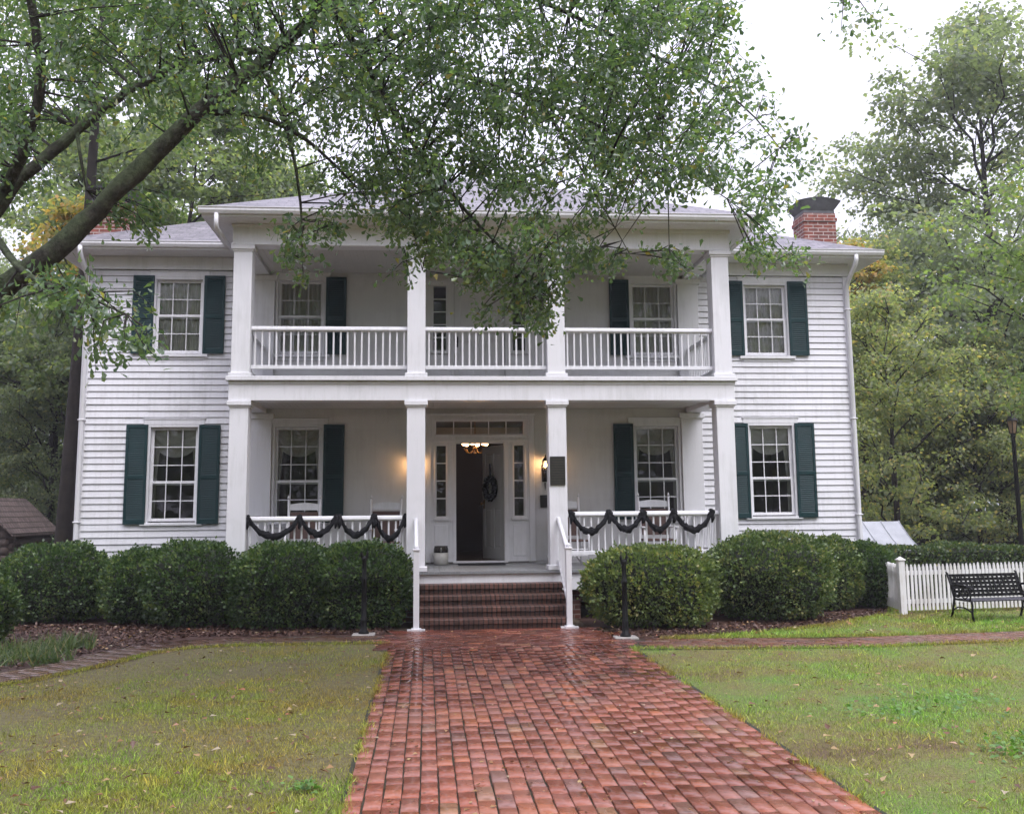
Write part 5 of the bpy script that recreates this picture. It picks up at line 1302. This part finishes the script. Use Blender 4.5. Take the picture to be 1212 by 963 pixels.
for i, (c, n, s) in enumerate(sprays):
    j = int(np.argmin(np.linalg.norm(Lp-c, axis=1)+.15*rng.uniform())); base = Lp[j]; v = c-base; dist = np.linalg.norm(v)
    out = unit(np.array([v[0], v[1], 0])+rng.normal(0, .25, 3))
    tip = c+out*s*1.2+np.array([0, 0, -s*.9]); mid = c+np.array([0, 0, s*.25])
    if dist < (1.5 if i % 2 == 0 else .8): tw.tube([base, base+v*.5+np.array([0, 0, .05*dist]), mid, tip], [min(.012, Lr[j]*.6), .007, .005, .002], 4, False)
    else: tw.tube([mid-out*s*1.2, mid, tip], [.005, .004, .002], 4, False)
    t = rng.uniform(0, 1, n)[:, None]
    p = (mid-out*s*.8)*(1-t)+tip*t+rng.normal(size=(n, 3))*np.array([s*.55, s*.55, s*.42])
    Pl.append(p); Dl.append(out[None]*.7+rng.normal(0, .65, (n, 3))+np.array([0, 0, -.45]))
ob.build('trunk', M['bark'], oak, True); tw.build('twigs', M['bark_dark'], oak, True)
P = np.concatenate(Pl); D = np.concatenate(Dl); n = len(P)
leaf_obj('crown', P, D, rng.normal(0, .55, (n, 3))+np.array([0, 0, .9]), rng.uniform(.044, .084, n), OAK, OAK_F, M['oak_leaf'], oak)

# ------------------------------------------------------------------ grass, leaves, mulch
def inside(poly, x, y):
    r = np.zeros(len(x), bool); n = len(poly); j = n-1
    for i in range(n):
        xi, yi = poly[i]; xj, yj = poly[j]
        c = ((yi > y) != (yj > y)) & (x < (xj-xi)*(y-yi)/(yj-yi+1e-12)+xi); r ^= c; j = i
    return r
LAWN_L = [(-1.50, -2.68), (-3.4, -2.58), (-4.05, -2.75), (-4.4, -3.25), (-4.65, -4.1), (-5.15, -5.2), (-6.4, -6.4), (-8.3, -7.3), (-9, -14), (-1.50, -14)]
LAWN_R = [(1.65, -14), (12, -14), (16, -3.0), (10, -3.25), (7.2, -3.66), (4.4, -4.0), (2.3, -3.78), (1.65, -3.66)]
LAWN_S = [(5.4, -2.93), (10, -2.33), (16, -1.9), (16, .9), (7.0, .8), (6.4, -.4), (5.0, -1.6), (3.9, -2.25), (3.0, -2.6), (2.2, -2.75)]
def scatter(poly, n, near=True):
    xs = np.array(poly)[:, 0]; ys = np.array(poly)[:, 1]; out = []
    tot = 0
    while tot < n:
        x = rng.uniform(xs.min(), xs.max(), n*3); y = rng.uniform(ys.min(), ys.max(), n*3)
        k = inside(poly, x, y)
        if near:
            d = np.hypot(x-CAM[0], y-CAM[1]); k &= rng.uniform(0, 1, n*3) < np.clip((6.5/np.maximum(d, 4.5))**1.3, 0, 1)
            k &= (y > CAM[1]+4.3)
        p = np.stack([x[k], y[k]], -1); out.append(p); tot += len(p)
    return np.concatenate(out)[:n]
def grass(name, poly, n, label, h=(.014, .034), mat=None):
    p = scatter(poly, n)
    if poly is LAWN_L:
        shade_thin = np.clip((p[:, 1]+6.6)/3.6, 0, 1)*.62+.25*(np.sin(p[:, 0]*1.1+p[:, 1]*1.7)+np.sin(p[:, 0]*2.9-p[:, 1]*2.1)); p = p[rng.uniform(0, 1, len(p)) > shade_thin]  # blades thinned toward the house so the dark soil paints shade there
    k = len(p)
    g = np.sin(p[:, 0]*1.9+.5)+np.sin(p[:, 1]*2.3+p[:, 0]*.7)+np.sin(p[:, 0]*4.1-p[:, 1]*3.3)
    sz = rng.uniform(h[0], h[1], k)*(1+.15*g)*(1+.8*(rng.uniform(0, 1, k) > .96)); D = np.stack([rng.normal(0, .55, k), rng.normal(0, .55, k), np.ones(k)], -1)
    P = np.concatenate([p, np.zeros((k, 1))], 1); S = rnd_dirs(k)
    T = BLADE.copy(); T[:, 1] *= .16
    o = leaf_obj(name, P, D, S, sz, T, BLADE_F, mat or M['blade']); kind(o, 'stuff'); o['label'] = label; o['category'] = 'grass'
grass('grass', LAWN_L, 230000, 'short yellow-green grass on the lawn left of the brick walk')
grass('grass', LAWN_R, 250000, 'short green grass on the lawn right of the brick walk', mat=M['blade_green'])
grass('grass', LAWN_S, 40000, 'short grass strip between the side path and the picket fence', (.025, .055), M['blade_green'])
# grass creeping over the edges of the walk
e = []
for k in range(9000):
    y = -14+10.4*rng.uniform(); s = rng.uniform() < .5
    if math.sin(y*3.1+s*2)+math.sin(y*7.7)+rng.normal(0, .7) < .2: continue
    e.append((-1.49+abs(rng.normal(0, .035)) if s else 1.625-abs(rng.normal(0, .035)), y))
for poly, rngv in ((LAWN_L, range(0, 7)), (LAWN_R, range(2, 7)), (LAWN_S, (0, 1, 5, 6, 7, 8, 9))):
    for i in rngv:
        a, c = np.array(poly[i]), np.array(poly[(i+1) % len(poly)]); Ln = np.linalg.norm(c-a)
        for _ in range(int(Ln*520)):
            q = a+(c-a)*rng.uniform(); e.append((q[0]+rng.normal(0, .035), q[1]+rng.normal(.02, .035)))
e = np.array(e); k = len(e); T = BLADE.copy(); T[:, 1] *= .16
o = leaf_obj('grass', np.concatenate([e, np.full((k, 1), .008)], 1), np.stack([rng.normal(0, .6, k), rng.normal(0, .6, k), np.ones(k)], -1), rnd_dirs(k), rng.uniform(.025, .06, k), T, BLADE_F, M['blade']); kind(o, 'stuff'); o['label'] = 'grass creeping over the edges of the brick walk'; o['category'] = 'grass'
# broad weeds in the right lawn
c = []
for (cx, cy, r, k) in [(4.3, -9.7, .7, 900), (3.4, -9.4, .5, 350), (5.3, -9.9, .8, 800), (3.7, -7.6, .7, 120), (2.9, -7.9, .5, 80), (4.9, -10.4, .7, 800), (-4.6, -10.2, .7, 110), (-1.75, -9.7, .12, 60), (6.4, -6.8, .9, 160)]:
    c.append(np.array([cx, cy])+rng.normal(0, r*.5, (k, 2)))
c = np.concatenate(c); k = len(c); P = np.concatenate([c, rng.uniform(.01, .045, (k, 1))], 1)
o = leaf_obj('weeds', P, np.stack([rng.normal(size=k), rng.normal(size=k), rng.uniform(-.1, .7, k)], -1), rng.normal(0, .35, (k, 3))+np.array([0, 0, 1]), rng.uniform(.028, .055, k), KITE*np.array([1, 1.3, 1]), KITE_F, M['weed']); kind(o, 'stuff'); o['label'] = 'bright green broad-leaved weeds in the lawn'; o['category'] = 'weeds'
# fallen leaves
def fallen(name, P, label, size=(.024, .080)):
    k = len(P)
    o = leaf_obj(name, P, np.stack([rng.normal(size=k), rng.normal(size=k), rng.normal(0, .18, k)], -1), rng.normal(0, .25, (k, 3))+np.array([0, 0, 1]), rng.uniform(size[0], size[1], k), OAK*np.array([1, 1.2, 2.2]), OAK_F, M['fallen']); kind(o, 'stuff'); o['label'] = label; o['category'] = 'leaves'
def lift(p, z): return np.concatenate([p, np.full((len(p), 1), z)], 1)
fallen('fallen_leaves', lift(np.concatenate([scatter(LAWN_L, 900), scatter(LAWN_R, 800), scatter(LAWN_S, 420)]), .050), 'brown and orange leaves fallen on the lawns')
walk = [(-1.47, -12), (1.6, -12), (1.6, -3.7), (8, -3.2), (8, -2.6), (1.8, -2.6), (1.5, -1.45), (-1.5, -1.45), (-1.5, -2), (-4, -2), (-4, -2.5), (-1.47, -3.3)]
fallen('fallen_leaves', lift(scatter(walk, 480), .030), 'small leaves scattered on the wet brick walk', (.018, .050))
BED = [(-8.4, -.5), (-5.2, -.9), (-4.3, -1.45), (-3.3, -1.55), (-1.5, -1.6), (-1.5, -.9), (-3, -.6), (-5, .2), (-8.4, .6)]
BEDL = [(-8.6, -5.5), (-6.6, -4.9), (-5.5, -4.1), (-5.2, -3.0), (-5.0, -2.0), (-8.6, -1.2)]
BEDR = [(1.5, -2.6), (2.2, -2.6), (3.9, -2.15), (5.0, -1.5), (6.4, -.3), (6.9, .5), (5, -.2), (3, -1.4), (1.5, -1.5)]
fallen('fallen_leaves', lift(np.concatenate([scatter(BED, 150, False), scatter(BEDL, 520, False), scatter(BEDR, 110, False)]), .035), 'pale leaves fallen on the mulch beds', (.03, .075))
BEDM = [(-8.5, -.7), (-5.2, -.95), (-4.3, -1.55), (-4.75, -2.3), (-5.1, -3.0), (-8.5, -3)]
fallen('fallen_leaves', lift(scatter(BEDM, 160, False), .03), 'pale leaves fallen beside the curved path', (.03, .07))
m_ = np.concatenate([scatter(BEDM, 6000, False), scatter(BED, 9000, False), scatter(BEDR, 5000, False), scatter(BEDL, 5000, False)]); k = len(m_)
o = leaf_obj('mulch', lift(m_, .010), np.stack([rng.normal(size=k), rng.normal(size=k), rng.normal(0, .25, k)], -1), rng.normal(0, .4, (k, 3))+np.array([0, 0, 1]), rng.uniform(.03, .08, k), KITE*np.array([1, .6, 1]), KITE_F, M['chip']); kind(o, 'stuff'); o['label'] = 'dark wet bark mulch under the bushes'; o['category'] = 'mulch'
q = []
for (cx, cy, r, k) in [(-5.75, -2.7, .45, 26), (-6.3, -3.3, .6, 34), (-6.9, -4.0, .6, 34), (-5.7, -3.6, .45, 20), (-7.3, -2.8, .6, 22), (-6.2, -4.4, .5, 20)]: q.append(np.array([cx, cy])+rng.normal(0, r*.5, (k, 2)))
q = np.concatenate(q); k = len(q)*16; base = np.repeat(q, 16, 0)+rng.normal(0, .03, (k, 2))
T = BLADE.copy(); T[:, 1] *= .07; T[:, 2] *= 1.6
o = leaf_obj('groundcover', lift(base, .0), np.stack([rng.normal(0, .55, k), rng.normal(0, .55, k), np.ones(k)], -1), rnd_dirs(k), rng.uniform(.14, .27, k), T, BLADE_F, M['liriope']); kind(o, 'stuff'); o['label'] = 'low strappy ground cover in the bed left of the curved path'; o['category'] = 'ground cover'

# damp air: pale haze round the whole place, the sky outside it
b = MB(); b.box(-305, 305, -305, 305, -1.2, 30)
hz = b.build('haze', bpy.data.materials.new('damp_air')); kind(hz, 'stuff'); hz['label'] = 'thin pale damp haze filling the air'; hz['category'] = 'haze'
hm = hz.data.materials[0]; hm.use_nodes = True; ht = hm.node_tree; ht.nodes.clear()
ho = ht.nodes.new('ShaderNodeOutputMaterial'); hv = ht.nodes.new('ShaderNodeVolumePrincipled')
hv.inputs['Color'].default_value = (.95, .96, 1, 1); hv.inputs['Density'].default_value = .0011; hv.inputs['Anisotropy'].default_value = .2
ht.links.new(hv.outputs[0], ho.inputs['Volume']); hm.cycles.homogeneous_volume = True
